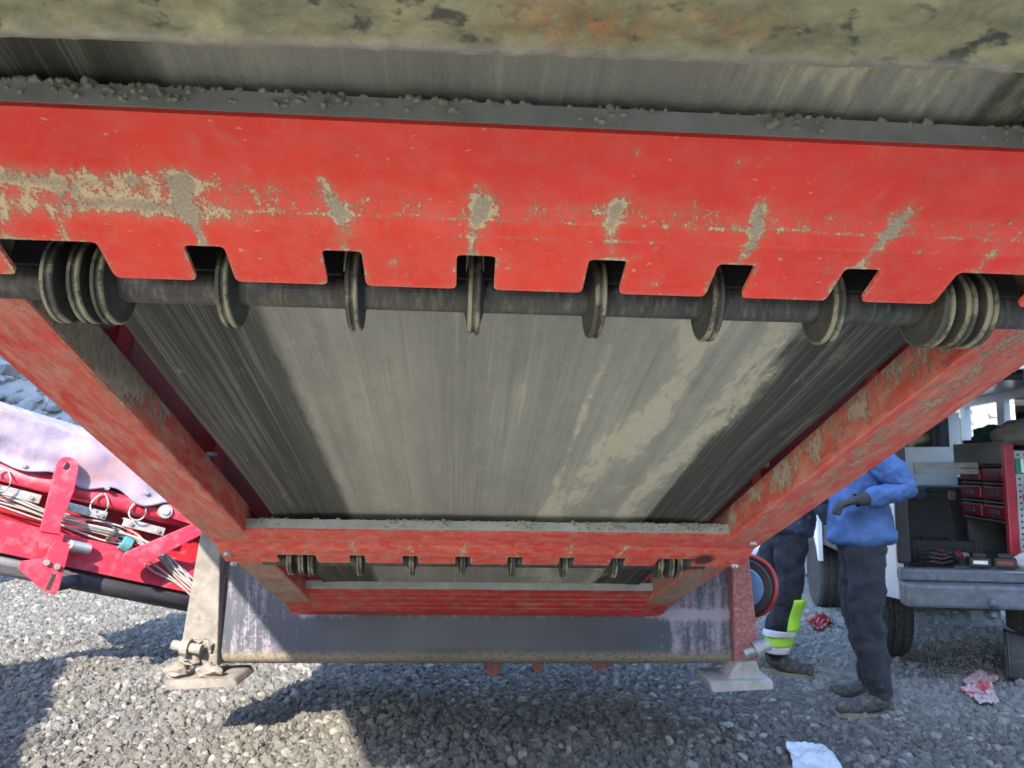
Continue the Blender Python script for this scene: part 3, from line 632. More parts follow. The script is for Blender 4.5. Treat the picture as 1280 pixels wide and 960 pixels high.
for px, py in ((158, 680), (140, 668)):
    a, h = S(px, py, .02); bm = bmesh.new(); M = Matrix.Translation((a, 0, h)) @ Matrix.Rotation(R(15), 4, 'Y')
    bmesh.ops.create_cone(bm, cap_ends=True, segments=14, radius1=.045, radius2=.045, depth=.05 if px == 158 else .012, matrix=M @ Matrix.Rotation(R(90), 4, 'Y')); obj('cable_tie', bm, simple('teal_tape', (.06, .2, .22), .6, .2) if px == 158 else M_shaft, side)
# bracket strap with an eye, hanging over the rail
def plate_px(name, pts, b, th, mat, parent=side, holes=(), **kw):
    bm = bmesh.new(); prism(bm, [(S(x, y, b)[0], b, S(x, y, b)[1]) for x, y in pts], (0, -th, 0)); return obj(name, bm, mat, parent, **kw)
def arcpts(cx, cy, r, a0, a1, n=10): return [(cx+r*math.cos(R(a0+(a1-a0)*i/n)), cy+r*math.sin(R(a0+(a1-a0)*i/n))) for i in range(n+1)]
# strap ring (keyhole outline so that the eye is a real hole)
outer = [(50, 664)] + [(56, 640), (69, 588)] + arcpts(84, 585, 14, 170, 372, 14) + [(93, 612), (82, 640), (77, 652), (75, 668)]
bm = bmesh.new()
ov = [Vector((S(x, y, .13)[0], .13, S(x, y, .13)[1])) for x, y in outer]
iv = [Vector((S(x, y, .13)[0], .13, S(x, y, .13)[1])) for x, y in arcpts(83.5, 583, 5, 0, 345, 14)]
e = []
for loop in (ov, iv):
    vs_ = [bm.verts.new(p) for p in loop]; e += [bm.edges.new((vs_[i], vs_[(i+1) % len(vs_)])) for i in range(len(vs_))]
r_ = bmesh.ops.triangle_fill(bm, edges=e, use_beauty=True, use_dissolve=False)
ex = bmesh.ops.extrude_face_region(bm, geom=bm.faces[:]); bmesh.ops.translate(bm, vec=(0, -.03, 0), verts=[g for g in ex['geom'] if isinstance(g, bmesh.types.BMVert)])
br = obj('bracket_strap', bm, M_redside, side, bevel=.004)
plate_px('strap_rib', [(50, 664), (75, 668), (74, 690), (50, 686)], .12, .04, M_redside, br)
hb = plate_px('hanging_bracket', [(70, 676), (88, 680), (86, 690), (80, 712), (74, 736), (68, 744), (56, 740), (24, 712), (26, 702), (58, 697), (62, 684)], .15, .02, M_redside, bevel=.004)
for px, py in ((58, 703), (71, 708)):
    a, h = S(px, py, .15); b2 = bmesh.new(); cyl(b2, (a, .15, h), (a, .17, h), .016, seg=6); obj('bracket_bolt', b2, M_bolt, hb)
a, h = S(63, 727, .15); b2 = bmesh.new(); box(b2, (a, .152, h), (.018, .004, .085)); obj('slot', b2, M_shaft, hb)
a, h = S(90, 682, .05); b2 = bmesh.new(); cyl(b2, (a-.02, .08, h), (a+.09, .03, h+.0), .03, seg=14); obj('pivot_pin', b2, M_steel, hb)
a, h = S(80, 735, -.05); b2 = bmesh.new(); tube(b2, [(a-.05, -.02, h+.02), (a+.06, -.08, h+.06)], .045, 12); obj('roller_end', b2, M_sbelt, hb, smooth=True)
# lever
plate_px('lever', arcpts(165, 700, 11, 60, 250, 10) + [(248, 653), (252, 668), (176, 707)], .14, .035, M_redside, bevel=.008)
a, h = S(205, 639, .05); b2 = bmesh.new(); cyl(b2, (a, .03, h), (a, .085, h), .04, seg=16); cyl(b2, (a, .085, h), (a, .095, h), .02, seg=10); obj('hinge_boss', b2, M_steel, side)
plate_px('end_gusset', [(200, 618), (262, 640), (262, 662), (215, 648)], .07, .03, M_redside, bevel=.003)

# ------------------------------------------------------------------ van with its rear open, at the right
yaw = R(-10); MV = Matrix.Translation((2.31, 4.70, 0)) @ Matrix.Rotation(yaw, 4, 'Z')
van = empty('open_van', mtx=MV); tag(van, 'white van parked at the right with raised tailgate and tools inside', 'van')
M_white = simple('white_van_paint', (.68, .70, .72), .3, .06, 4, .25, (.5, .48, .44))
M_dark = simple('dark_trim', (.02, .02, .022), .6, .3, 20, .15)
M_int = simple('van_interior', (.05, .052, .056), .7, .3, 8, .2)
M_glass = NT('tinted_glass'); M_glass = M_glass.out((.015, .018, .02), .06)
M_clear = NT('clear_glass'); _t = M_clear; _tr = _t.n('ShaderNodeBsdfTransparent', {0: (.8, .86, .86)}); _gl = _t.n('ShaderNodeBsdfGlossy', {0: (1, 1, 1), 'Roughness': .03}); _mx = _t.n('ShaderNodeMixShader', {0: .08, 1: _tr.outputs[0], 2: _gl.outputs[0]}); _t.t.links.new(_mx.outputs[0], _t.t.nodes['Material Output'].inputs['Surface']); M_clear = M_clear.m
M_tyre = simple('tyre_rubber', (.03, .03, .03), .85, .3, 30, .4, (.2, .18, .15), .4)
M_rim = simple('rim_steel', (.4, .4, .42), .4, .1, metal=.7)
M_bump = simple('bumper_steel', (.10, .115, .14), .5, .3, 12, .4, (.22, .22, .22), .2)
RF, VL, VW = 1.92, 4.4, 1.60
def vbox(name, c, s, mat, parent=van, bevel=.0):
    bm = bmesh.new(); box(bm, c, s); return obj(name, bm, mat, parent, bevel=bevel)
def side_outline(holes=True):
    pts = [(0, .50)]
    for yc in (.78, 2.62): pts += [(yc+.40*math.cos(R(180-q)), .36+.40*math.sin(R(180-q))) for q in range(15, 166, 15)]
    pts += [(VL, .45), (VL, 1.0), (VL-.7, 1.40), (0, 1.40)]; return pts
for x, nm in ((0, 'left'), (VW, 'right')):
    so_ = side_outline()
    if nm == 'left':
        bm = bmesh.new(); rear_ = [p for p in so_ if p[0] <= 1.2 and p[1] < 1.39]+[(1.2, .46), (1.2, 1.40), (0, 1.40)]; prism(bm, [(x, y, z) for y, z in rear_], (.04, 0, 0)); bs = obj('body_side', bm, M_white, van, bevel=.006)
        bm = bmesh.new(); fr_ = [(2.2, .46)]+[p for p in so_ if p[0] > 2.2]+[(2.2, 1.40)]; prism(bm, [(x, y, z) for y, z in fr_], (.04, 0, 0)); obj('front_wing', bm, M_white, van, bevel=.006)
    else:
        bm = bmesh.new(); prism(bm, [(x, y, z) for y, z in so_], (-.04, 0, 0)); bs = obj('body_side', bm, M_white, van, bevel=.006)
    xs = x+(.02 if x == 0 else -.02)
    for y0_, y1_ in ((0, .13), (1.12, 1.24), (2.18, 2.32), (3.0, 3.12)):
        
        vbox('window_pillar', (xs, (y0_+y1_)/2, (1.40+RF-.07)/2), (.05, y1_-y0_, RF-.07-1.40), M_white, bs)
    vbox('cant_rail', (xs, 1.55, RF-.035), (.06, 3.1, .07), M_white, bs)
    for y0_, y1_ in (((.13, 1.12),) if nm == 'left' else ((.13, 1.12), (1.24, 2.0))):
        w = vbox('window', (xs, (y0_+y1_)/2, (1.40+RF-.07)/2), (.03, y1_-y0_, RF-.07-1.40), M_glass, bs)
    if nm == 'left': vbox('window', (xs, 2.66, 1.625), (.03, .68, .44), M_clear, bs)
    vbox('door_window', (xs, 3.40, 1.60), (.03, .56, .32), M_glass if nm == 'right' else M_clear, bs); vbox('door_frame', (xs, 3.42, 1.42), (.06, .62, .06), M_white, bs)
vbox('roof', (VW/2, 1.55, RF+.02), (VW, 3.15, .04), M_white, bevel=.015)
bm = bmesh.new(); prism(bm, [(.06, 3.12, RF-.01), (.06, VL-.60, 1.36), (.06, VL-.61, 1.355), (.06, 3.10, RF-.015)], (VW-.12, 0, 0)); obj('windscreen', bm, M_clear, van)
bm = bmesh.new(); prism(bm, [(.05, VL-.64, 1.36), (.05, VL-.5, 1.12), (.05, VL, 1.0), (.05, VL, .45), (.05, VL-.1, .45), (.05, VL-.55, 1.05), (.05, VL-.66, 1.33)], (VW-.1, 0, 0)); obj('front_shell', bm, M_white, van)
vbox('floor', (VW/2, 1.75, .64), (VW-.09, 3.5, .07), M_int); vbox('bulkhead', (VW/2, 3.05, .93), (VW-.1, .04, .50), M_int)
for x in (0.045, VW-.045): vbox('interior_lining', (x+(.012 if x < 1 else -.012), 1.5, 1.03), (.015, 3.0, .72), M_int)
for x in (.035, VW-.035): vbox('rear_pillar_seal', (x, -.022, 1.29), (.07, .045, 1.15), M_dark, bevel=.012)
vbox('sill', (VW/2, -.03, .655), (VW, .10, .07), M_bump, bevel=.012)
bp = bmesh.new(); box(bp, (VW/2, -.11, .55), (VW+.02, .13, .135)); bp = obj('bumper', bp, M_bump, van, bevel=.02)
b2 = bmesh.new(); tube(b2, [(.44, -.10, .45), (.44, -.16, .44), (.44, -.20, .46), (.44, -.20, .50)], .017, 10); bmesh.ops.create_uvsphere(b2, u_segments=14, v_segments=10, radius=.027, matrix=Matrix.Translation((.44, -.20, .525))); box(b2, (.44, -.06, .44), (.16, .06, .05)); obj('tow_hook', b2, M_bump, bp, smooth=False)
vbox('underbody', (VW/2, 1.9, .50), (VW-.45, 3.4, .16), M_dark)
def wheel(x, y, out):
    w = bpy.data.objects.new('wheel', None); link(w, van); w.location = (x, y, .33)
    bm = bmesh.new(); lathe_x(bm, [(-.085, .20), (-.10, .26), (-.095, .315), (-.07, .33), (-.035, .332), (-.032, .322), (-.026, .322), (-.023, .332), (.023, .332), (.026, .322), (.032, .322), (.035, .332), (.07, .33), (.095, .315), (.10, .26), (.085, .20)], 40); obj('tyre', bm, M_tyre, w)
    bm = bmesh.new(); lathe_x(bm, [(-.06, .19), (-.08, .205), (.08, .205), (.06, .19), (.03, .12), (.05, .05)] if out < 0 else [(-.05, .05), (-.03, .12), (-.06, .19), (-.08, .205), (.08, .205), (.06, .19)], 30); obj('rim', bm, M_rim, w)
for x, y, o_ in ((.13, .78, 1), (VW-.13, .78, -1), (.13, 2.62, 1), (VW-.13, 2.62, -1)): wheel(x, y, o_)
bm = bmesh.new(); M = Matrix.Translation((1.10, .42, .34)) @ Matrix.Rotation(R(90), 4, 'Y'); lathe_x(bm, [(-.09, .12), (-.10, .26), (-.07, .325), (.07, .325), (.10, .26), (.09, .12)], 36); bm.transform(M); obj('spare_wheel', bm, M_tyre, van)
bm = bmesh.new()
for c, sz in (((.38, 3.0, 1.27), (.66, .02, 1.17)), ((1.08, 3.0, 1.08), (.74, .02, .78)), ((1.08, 3.0, 1.83), (.74, .02, .06)), ((1.45, 3.0, 1.63), (.10, .02, .34))): box(bm, c, sz)
pa = obj('partition', bm, M_white, van); vbox('partition_window', (1.055, 3.01, 1.635), (.69, .012, .33), M_glass, pa)
# raised tailgate
tgv = bpy.data.objects.new('tailgate', None); link(tgv, van); tgv.location = (VW/2, -.02, RF); tgv.rotation_euler = (R(188), 0, 0)
def tbox(name, c, s, mat, b=.01):
    bm = bmesh.new(); box(bm, c, s); return obj(name, bm, mat, tgv, bevel=b)
tbox('outer_skin', (0, .52, -.05), (VW-.05, 1.0, .03), M_white, .012)
for c, s in (((-.70, .52, .0), (.14, 1.0, .05)), ((.70, .52, .0), (.14, 1.0, .05)), ((0, .06, .0), (VW-.05, .10, .05)), ((0, .98, .0), (VW-.05, .12, .05)), ((0, .60, .0), (VW-.3, .10, .05))): tbox('inner_frame', c, s, M_white)
tbox('rear_glass', (0, .33, -.02), (1.2, .42, .01), M_glass, .002)
bm = bmesh.new(); tube(bm, [(-.50, .50, .055), (-.50, .52, .075), (-.28, .52, .075), (-.28, .50, .055)], .022, 10); obj('grab_handle', bm, M_dark, tgv, smooth=True)
for x in (.07, VW-.07):
    bm = bmesh.new(); cyl(bm, (x, .02, 1.42), (x, -.40, RF+.03), .011, seg=10); cyl(bm, (x, -.12, 1.57), (x, -.40, RF+.03), .006, seg=10); obj('gas_strut', bm, M_dark, van)
# rails sticking out at the rear corner
for dz in (.0, .042):
    bm = bmesh.new(); box(bm, (.52, .62, 1.255+dz), (.40, .018, .036)); cyl(bm, (.66, .60, 1.255+dz), (.66, .62, 1.255+dz), .007, seg=8); obj('aluminium_rail', bm, M_steel, van, bevel=.003)
def at(x, y, z): return MV @ Vector((x, y, z))
# tool cabinet standing in the van
cab = empty('tool_cabinet', mtx=MV @ Matrix.Translation((.73, .21, .676))); tag(cab, 'dark grey tool cabinet with red drawers and a red post standing inside the open van', 'cabinet')
M_cab = simple('cabinet_grey', (.07, .075, .085), .5, .2, 12, .2); M_wood = simple('worn_plywood', (.16, .145, .12), .8, .25, 10, .2, stretch=(1, .1, 1)); M_bin = simple('red_bin_plastic', (.20, .012, .018), .4, .2); M_post = simple('red_post_paint', (.38, .03, .045), .4, .15, 10, .15)
def cbox(name, c, s, mat, parent=cab, bevel=.004):
    bm = bmesh.new(); box(bm, c, s); return obj(name, bm, mat, parent, bevel=bevel)
cbox('back_panel', (.80, .42, .40), (.02, .80, .80), M_cab); cbox('end_panel', (.42, .80, .40), (.74, .02, .80), M_cab)
for z in (.01, .26, .38, .50, .62): cbox('shelf', (.41, .41, z), (.78, .76, .015), M_cab)
for y in (.44,): cbox('divider', (.41, y, .44), (.76, .02, .36), M_cab)
cbox('tray_side', (.0, .42, .70), (.018, .80, .14), M_wood)
for y0_ in (.24, .62):
    for z in (.32, .44, .56):
        d = cbox('drawer', (.17, y0_+.0, z), (.32, .33, .085), M_bin, bevel=.008); cbox('label_holder', (.006, y0_, z+.0), (.006, .14, .03), M_cab, d, .001)
cbox('post', (.0, -.01, .37), (.055, .05, .76), M_post, bevel=.006); cbox('post', (.79, -.01, .37), (.055, .05, .76), M_post, bevel=.006)
def peg_mat():
    t = NT('pegboard'); v = t.coord(); sx = t.n('ShaderNodeSeparateXYZ', {0: v})
    fx = t.math('SUBTRACT', t.math('FRACT', t.math('MULTIPLY', sx.outputs[0], 27)), .5); fz = t.math('SUBTRACT', t.math('FRACT', t.math('MULTIPLY', sx.outputs[2], 27)), .5)
    r = t.math('SQRT', t.math('ADD', t.math('POWER', fx, 2), t.math('POWER', fz, 2))); c = t.mix(t.math('LESS_THAN', r, .20), t.mix(t.rng(t.noise(v, 6), .3, .7), (.36, .37, .38), (.46, .47, .48)), (.02, .02, .02)); return t.out(c, .45)
cbox('pegboard', (.40, -.012, .36), (.73, .012, .70), peg_mat(), bevel=.001)
sg = cbox('sign_panel', (.205, -.024, .615), (.34, .010, .095), simple('green_sign', (.02, .22, .09), .4, .05), bevel=.001); sg['label'] = 'green sign panel with white lettering'
cv = bpy.data.curves.new('lettering', 'FONT'); cv.body = 'bo'; cv.size = .115; cv.extrude = .001; cv.offset = .003
to = bpy.data.objects.new('lettering', cv); COL.objects.link(to); bpy.context.view_layer.update()
me = bpy.data.meshes.new_from_object(to.evaluated_get(bpy.context.evaluated_depsgraph_get())); bpy.data.objects.remove(to)
tx = mesh_obj('lettering', me, simple('white_print', (.8, .8, .8), .5, .02), cab); tx.location = (.06, -.0305, .578); tx.rotation_euler = (R(90), 0, 0)
def thing_mesh(name, bm, mat, label, cat, M=None, group=None, **kw):
    o = obj(name, bm, mat, None, **kw)
    if M is not None: o.matrix_world = M
    return tag(o, label, cat, group)
M_case = simple('black_plastic', (.022, .023, .027), .45, .3, 20, .2)
tc = empty('open_tool_case', mtx=MV @ Matrix.Translation((.42, .60, .678))); tag(tc, 'black open tool case on the van floor left of the red drawers', 'tool case')
for c, sz in (((0, 0, .01), (.42, .32, .02)), ((-.20, 0, .07), (.02, .32, .12)), ((.20, 0, .07), (.02, .32, .12)), ((0, -.15, .07), (.38, .02, .12)), ((0, .15, .07), (.38, .02, .12))): cbox('case_wall', c, sz, M_case, tc)
bm = bmesh.new(); box(bm, (0, .24, .24), (.42, .03, .30), Matrix.Rotation(R(-20), 3, 'X')); obj('lid', bm, M_case, tc, bevel=.01)
for k in range(7):
    bm = bmesh.new(); x = -.15+.05*k; cyl(bm, (x, -.11, .06), (x+.03*math.sin(k*2), .06, .09+.02*(k % 3)), .009, seg=8); cyl(bm, (x, -.11, .06), (x-.002, -.14, .05), .016, seg=8); obj('screwdriver', bm, [M_bin, M_steel, M_case][k % 3], tc)
for k, (x, y, z, w, d_, h_, mt, lb) in enumerate(((.32, 1.25, .68, .40, .5, .34, M_case, 'black tool chest behind the open tool case in the van'), (.95, 1.75, .68, .55, .5, .45, M_cab, 'dark grey crate deep inside the van under the bright window'), (.30, 1.95, .68, .40, .5, .30, M_wood, 'worn plywood crate at the back of the van floor'))):
    q = empty('storage_box', mtx=MV @ Matrix.Translation((x, y, z)) @ Matrix.Rotation(R(5*k-4), 4, 'Z')); tag(q, lb, 'box')
    cbox('box_body', (0, 0, h_*.45), (w, d_, h_*.9), mt, q, .012); cbox('box_lid', (0, 0, h_*.95), (w+.02, d_+.02, h_*.1), mt, q, .01); cbox('latch', (-.1, -d_/2-.012, h_*.85), (.05, .02, .07), M_steel, q, .003); cbox('latch', (.1, -d_/2-.012, h_*.85), (.05, .02, .07), M_steel, q, .003)
cw_ = bmesh.new(); tube(cw_, [(.10*math.cos(a_)*(1+.1*math.sin(a_*3)), .07*math.sin(a_), .01+.004*a_+.006*math.sin(a_*5)) for a_ in lin(0, 22, 110)], .007, 7); CABLEBM = cw_
# things in the van
bm = bmesh.new(); cyl(bm, (0, 0, 0), (0, 0, .12), .030, seg=20); cyl(bm, (0, 0, .12), (0, 0, .15), .028, .012, seg=20)
bt = empty('spray_can', mtx=MV @ Matrix.Translation((.81, .14, 1.06))); tag(bt, 'white spray can with red band and green base hanging at the pegboard', 'can'); obj('can_body', bm, simple('white_can', (.6, .58, .56), .4, .05), bt)
bm = bmesh.new(); cyl(bm, (0, 0, .02), (0, 0, .06), .031, seg=20); obj('label_band', bm, M_redplain, bt); bm = bmesh.new(); cyl(bm, (0, 0, -.03), (0, 0, .0), .033, .028, seg=20); obj('base_ring', bm, simple('green_plastic', (.05, .42, .12), .4, .05), bt)
thing_mesh('coiled_cable', CABLEBM, M_case, 'coiled black cable lying on the van floor beside the batteries', 'cable', MV @ Matrix.Translation((.26, .10, .69)), smooth=True)
thing_mesh('folded_cloth', None, None, '', '') if False else None
def lump(sx_, sy_, sz_, seed, amp=.25, fr=2.2):
    bm = bmesh.new(); bmesh.ops.create_icosphere(bm, subdivisions=4, radius=1)
    for v in bm.verts:
        n_ = mnoise.noise(v.co*fr+Vector((seed, 0, 0)))*amp + abs(mnoise.noise(v.co*fr*2.2+Vector((0, seed, 0))))*amp*.6
        v.co *= 1+n_; v.co = Vector((v.co.x*sx_, v.co.y*sy_, max(v.co.z, -.7)*sz_))
    return bm
thing_mesh('rolled_blanket', lump(.26, .13, .10, 2), simple('beige_cloth', (.20, .17, .14), .9, .25, 8), 'crumpled beige blanket lying on top of the tool cabinet', 'blanket', MV @ Matrix.Translation((1.02, .45, 1.49)), smooth=True)
thing_mesh('green_bag', lump(.15, .12, .09, 6), simple('green_cloth', (.02, .06, .045), .9, .25, 8), 'dark green cloth bag on the cabinet below the bright window', 'bag', MV @ Matrix.Translation((.92, .80, 1.48)), smooth=True)
thing_mesh('dust_sheet', lump(.20, .12, .13, 9, .35), simple('white_cloth', (.6, .6, .6), .9, .1, 6), 'crumpled white dust sheet on the van floor beside the red post', 'sheet', MV @ Matrix.Translation((.93, .07, .76)), smooth=True)
def battery(x, y, rz, label, red):
    o = empty('tool_battery', mtx=MV @ Matrix.Translation((x, y, .692)) @ Matrix.Rotation(rz, 4, 'Z')); tag(o, label, 'battery', 'tool batteries on the van sill')
    bm = bmesh.new(); box(bm, (0, 0, .035), (.115, .085, .055)); obj('case', bm, M_dark, o, bevel=.008)
    bm = bmesh.new(); box(bm, (0, 0, .075), (.07, .06, .025)); obj('terminal_block', bm, M_dark, o, bevel=.004)
    bm = bmesh.new(); box(bm, (0, -.0445, .037), (.075, .003, .020)); obj('sticker', bm, M_bin if red else simple('white_sticker', (.7, .7, .7), .5, .05), o)
battery(.46, .02, R(-8), 'black tool battery with a white sticker on the van sill', False); battery(.60, .01, R(-20), 'black tool battery with a red sticker on the van sill', True)
dr = empty('power_drill', mtx=MV @ Matrix.Translation((.38, .20, .69)) @ Matrix.Rotation(R(25), 4, 'Z')); tag(dr, 'red and black power drill lying on the van floor near the batteries', 'drill')
bm = bmesh.new(); cyl(bm, (-.09, 0, .05), (.06, 0, .05), .035, .03, seg=16); obj('motor_housing', bm, M_bin, dr); bm = bmesh.new(); cyl(bm, (.06, 0, .05), (.12, 0, .05), .022, .014, seg=14); obj('chuck', bm, M_steel, dr); bm = bmesh.new(); tube(bm, [(-.04, 0, .045), (-.05, -.07, .04), (-.07, -.15, .035)], .022, 10); obj('grip', bm, M_dark, dr)
bm = bmesh.new(); box(bm, (0, 0, 0), (.42, .20, .006)); thing_mesh('folder', bm, simple('grey_card', (.30, .31, .33), .7, .1), 'flat grey folder lying on the van sill under the batteries', 'folder', MV @ Matrix.Translation((.55, .03, .6835)) @ Matrix.Rotation(R(-14), 4, 'Z'))

# ------------------------------------------------------------------ people
def skin(name, J, E, mat, parent=None, sub=2, loc=(0, 0, 0)):
    names = list(J); me = bpy.data.meshes.new(name); me.from_pydata([J[n][:3] for n in names], [(names.index(a), names.index(b)) for a, b in E], [])
    o = mesh_obj(name, me, mat, parent); o.modifiers.new('skin', 'SKIN').use_smooth_shade = True
    if not me.skin_vertices: return o
    for i, n in enumerate(names):
        r = J[n][3]; sv = me.skin_vertices[0].data[i]; sv.radius = (r, r) if not isinstance(r, tuple) else r
        sv.use_root = (i == 0)
    if sub: o.modifiers.new('sub', 'SUBSURF').levels = sub; o.modifiers['sub'].render_levels = sub
    return o
M_skin = simple('skin', (.55, .33, .24), .55, .08); M_jacket = simple('blue_work_jacket', (.05, .11, .27), .85, .25, 12, .2, (.2, .24, .3), .5, bscale=25); M_trous = simple('dark_trousers', (.016, .018, .026), .9, .3, 10, .25, (.06, .06, .06), .5, bscale=25); M_glove = simple('black_glove', (.03, .03, .032), .8, .3, 30, .2, bump=.4); M_boot = simple('dusty_black_boot', (.035, .035, .035), .8, .3, 20, .5, (.16, .15, .13), .3); M_lime = simple('lime_hi_vis', (.38, .72, .06), .7, .15, 12, .15, (.3, .35, .15)); M_refl = simple('reflective_tape', (.55, .55, .57), .4, .15, 30, .2); M_hair = simple('brown_hair', (.08, .05, .03), .8, .3, 60); M_sole = simple('boot_sole', (.22, .19, .13), .9, .2)
def hand_chain(J, E, tag_, w, d, up, side_, r=1.0):
    'five bent fingers on a palm growing from wrist joint w'
    w = Vector(w); d = Vector(d).normalized(); up = Vector(up).normalized(); s = Vector(side_).normalized()
    J[tag_+'palm'] = (*(w+d*.055), (.036, .020)); E.append((tag_+'wrist', tag_+'palm'))
    for k, ln in enumerate((.072, .082, .078, .062)):
        b = w+d*.095+s*(.027-.018*k); J[tag_+'k%d' % k] = (*b, .0095); E.append((tag_+'palm', tag_+'k%d' % k))
        m = b+d*ln*.5-up*.012; t = m+d*ln*.28-up*(.035+.004*k); J[tag_+'m%d' % k] = (*m, .009); J[tag_+'t%d' % k] = (*t, .0078); E += [(tag_+'k%d' % k, tag_+'m%d' % k), (tag_+'m%d' % k, tag_+'t%d' % k)]
    b = w+d*.035+s*.035-up*.008; m = b+d*.04+s*.018-up*.012; J[tag_+'tb'] = (*b, .012); J[tag_+'tm'] = (*m, .0105); J[tag_+'tt'] = (*(m+d*.03-up*.01), .0088); E += [(tag_+'palm', tag_+'tb'), (tag_+'tb', tag_+'tm'), (tag_+'tm', tag_+'tt')]
def person(loc, rz, pose, label, jac, hi=False):
    root = empty('person', mtx=Matrix.Translation(loc) @ Matrix.Rotation(rz, 4, 'Z')); tag(root, label, 'person')
    p = pose; J = {}; E = []
    def j(n, r): J[n] = (*p[n], r)
    j('hip', (.15, .11)); j('waist', (.14, .10)); j('chest', (.165, .115)); j('neckb', .065); j('neck', .055); j('head', (.075, .09)); j('crown', (.065, .08))
    E += [('hip', 'waist'), ('waist', 'chest'), ('chest', 'neckb'), ('neckb', 'neck'), ('neck', 'head'), ('head', 'crown')]
    for s in 'LR':
        j(s+'thigh', .085); j(s+'knee', .058); j(s+'calf', .056); j(s+'ankle', .040); j(s+'toe', .034)
        E += [('hip', s+'thigh'), (s+'thigh', s+'knee'), (s+'knee', s+'calf'), (s+'calf', s+'ankle'), (s+'ankle', s+'toe')]
        j(s+'shoulder', .058); j(s+'elbow', .043); j(s+'wrist', .029); E += [('chest', s+'shoulder'), (s+'shoulder', s+'elbow'), (s+'elbow', s+'wrist')]
        f = (Vector(p[s+'wrist'])-Vector(p[s+'elbow'])).normalized(); hand_chain(J, E, s, p[s+'wrist'], f, (0, 0, 1), Vector((0, 0, 1)).cross(f)*(1 if s == 'R' else -1))
    body = skin('body', J, E, M_skin, root)
    # face
    hd = Vector(p['head']); 
    for dx, dy, dz, r, m in ((.088, 0, .0, .016, M_skin), (.078, .03, .03, .011, M_dark), (.078, -.03, .03, .011, M_dark), (.0, .082, .01, .022, M_skin), (.0, -.082, .01, .022, M_skin)):
        pass
    bm = bmesh.new(); bmesh.ops.create_uvsphere(bm, u_segments=12, v_segments=8, radius=.018, matrix=Matrix.Translation(hd+Vector((.092, 0, .0))) @ Matrix.Diagonal((1, .8, 1.4, 1))); obj('nose', bm, M_skin, root, smooth=True)
    for s in (-1, 1):
        bm = bmesh.new(); bmesh.ops.create_uvsphere(bm, u_segments=12, v_segments=8, radius=.011, matrix=Matrix.Translation(hd+Vector((.078, s*.032, .032)))); obj('eye', bm, M_dark, root, smooth=True)
        bm = bmesh.new(); bmesh.ops.create_uvsphere(bm, u_segments=12, v_segments=8, radius=.03, matrix=Matrix.Translation(hd+Vector((0, s*.082, .01))) @ Matrix.Diagonal((.7, .3, 1.1, 1))); obj('ear', bm, M_skin, root, smooth=True)
    bm = bmesh.new(); box(bm, hd+Vector((.082, 0, -.05)), (.012, .05, .010)); obj('mouth', bm, M_post, root, bevel=.003)
    bm = bmesh.new(); bmesh.ops.create_icosphere(bm, subdivisions=3, radius=.11, matrix=Matrix.Translation(Vector(p['crown'])+Vector((-.01, 0, .01))) @ Matrix.Diagonal((1.0, .88, .85, 1)))
    for v in bm.verts: v.co += v.normal*.006*mnoise.noise(v.co*60)
    obj('hair', bm, M_hair, root, smooth=True)
    # clothes
    J = {}; E = []
    def jj(n, r, nm=None): J[nm or n] = (*p[n], r)
    h_ = Vector(p['hip']); J['hem'] = (h_.x-.01, h_.y, h_.z-.10, (.235, .195)); jj('hip', (.225, .185)); jj('waist', (.18, .145)); jj('chest', (.195, .145)); jj('neckb', .085); E = [('hem', 'hip'), ('hip', 'waist'), ('waist', 'chest'), ('chest', 'neckb')]
    for s in 'LR':
        jj(s+'shoulder', .085); jj(s+'elbow', .068); jj(s+'wrist', .048); E += [('chest', s+'shoulder'), (s+'shoulder', s+'elbow'), (s+'elbow', s+'wrist')]
    jk = skin('jacket', J, E, jac, root, sub=4); tj = bpy.data.textures.new('folds', 'CLOUDS'); tj.noise_scale = .10; tj.noise_depth = 3; mj = jk.modifiers.new('folds', 'DISPLACE'); mj.texture = tj; mj.strength = .055; mj.mid_level = .5
    J = {}; jj('waist', (.14, .11)); jj('hip', (.160, .125)); E = [('waist', 'hip')]
    for s in 'LR':
        jj(s+'thigh', .108); jj(s+'knee', .085); jj(s+'calf', .080); J[s+'cuff'] = (p[s+'ankle'][0], p[s+'ankle'][1], p[s+'ankle'][2]-.02, .066); E += [('hip', s+'thigh'), (s+'thigh', s+'knee'), (s+'knee', s+'calf'), (s+'calf', s+'cuff')]
    tr = skin('trousers', J, E, M_trous, root, sub=4)
    tex = bpy.data.textures.new('folds', 'CLOUDS'); tex.noise_scale = .09
    md = tr.modifiers.new('folds', 'DISPLACE'); md.texture = tex; md.strength = .045; md.mid_level = .5
    for s in 'LR':
        J = {}; a = Vector(p[s+'ankle']); t = Vector(p[s+'toe']); d = (t-a); d.z = 0; d.normalize()
        J['top'] = (*(a+Vector((0, 0, .07))), .055); J['an'] = (*a, .055); J['heel'] = (*(Vector((a.x, a.y, .05))-d*.03), .045); J['mid'] = (*(Vector((a.x, a.y, .052))+d*.12), .047); J['toe'] = (*(Vector((a.x, a.y, .046))+d*.235), .043)
        bt_ = skin('boot', J, [('top', 'an'), ('an', 'heel'), ('an', 'mid'), ('mid', 'toe')], M_boot, root)
        bm = bmesh.new(); c = Vector((a.x, a.y, 0)); q = Vector((-d.y, d.x, 0)); pts = []
        for l, w in ((-.085, .0), (-.07, .035), (0, .04), (.10, .046), (.18, .043), (.225, .02), (.23, 0)): pts.append((l, w))
        ring = [c+d*l+q*w for l, w in pts]+[c+d*l-q*w for l, w in pts[-2:0:-1]]
        prism(bm, [v+Vector((0, 0, .004)) for v in ring], (0, 0, .026)); obj('sole', bm, M_sole, bt_)
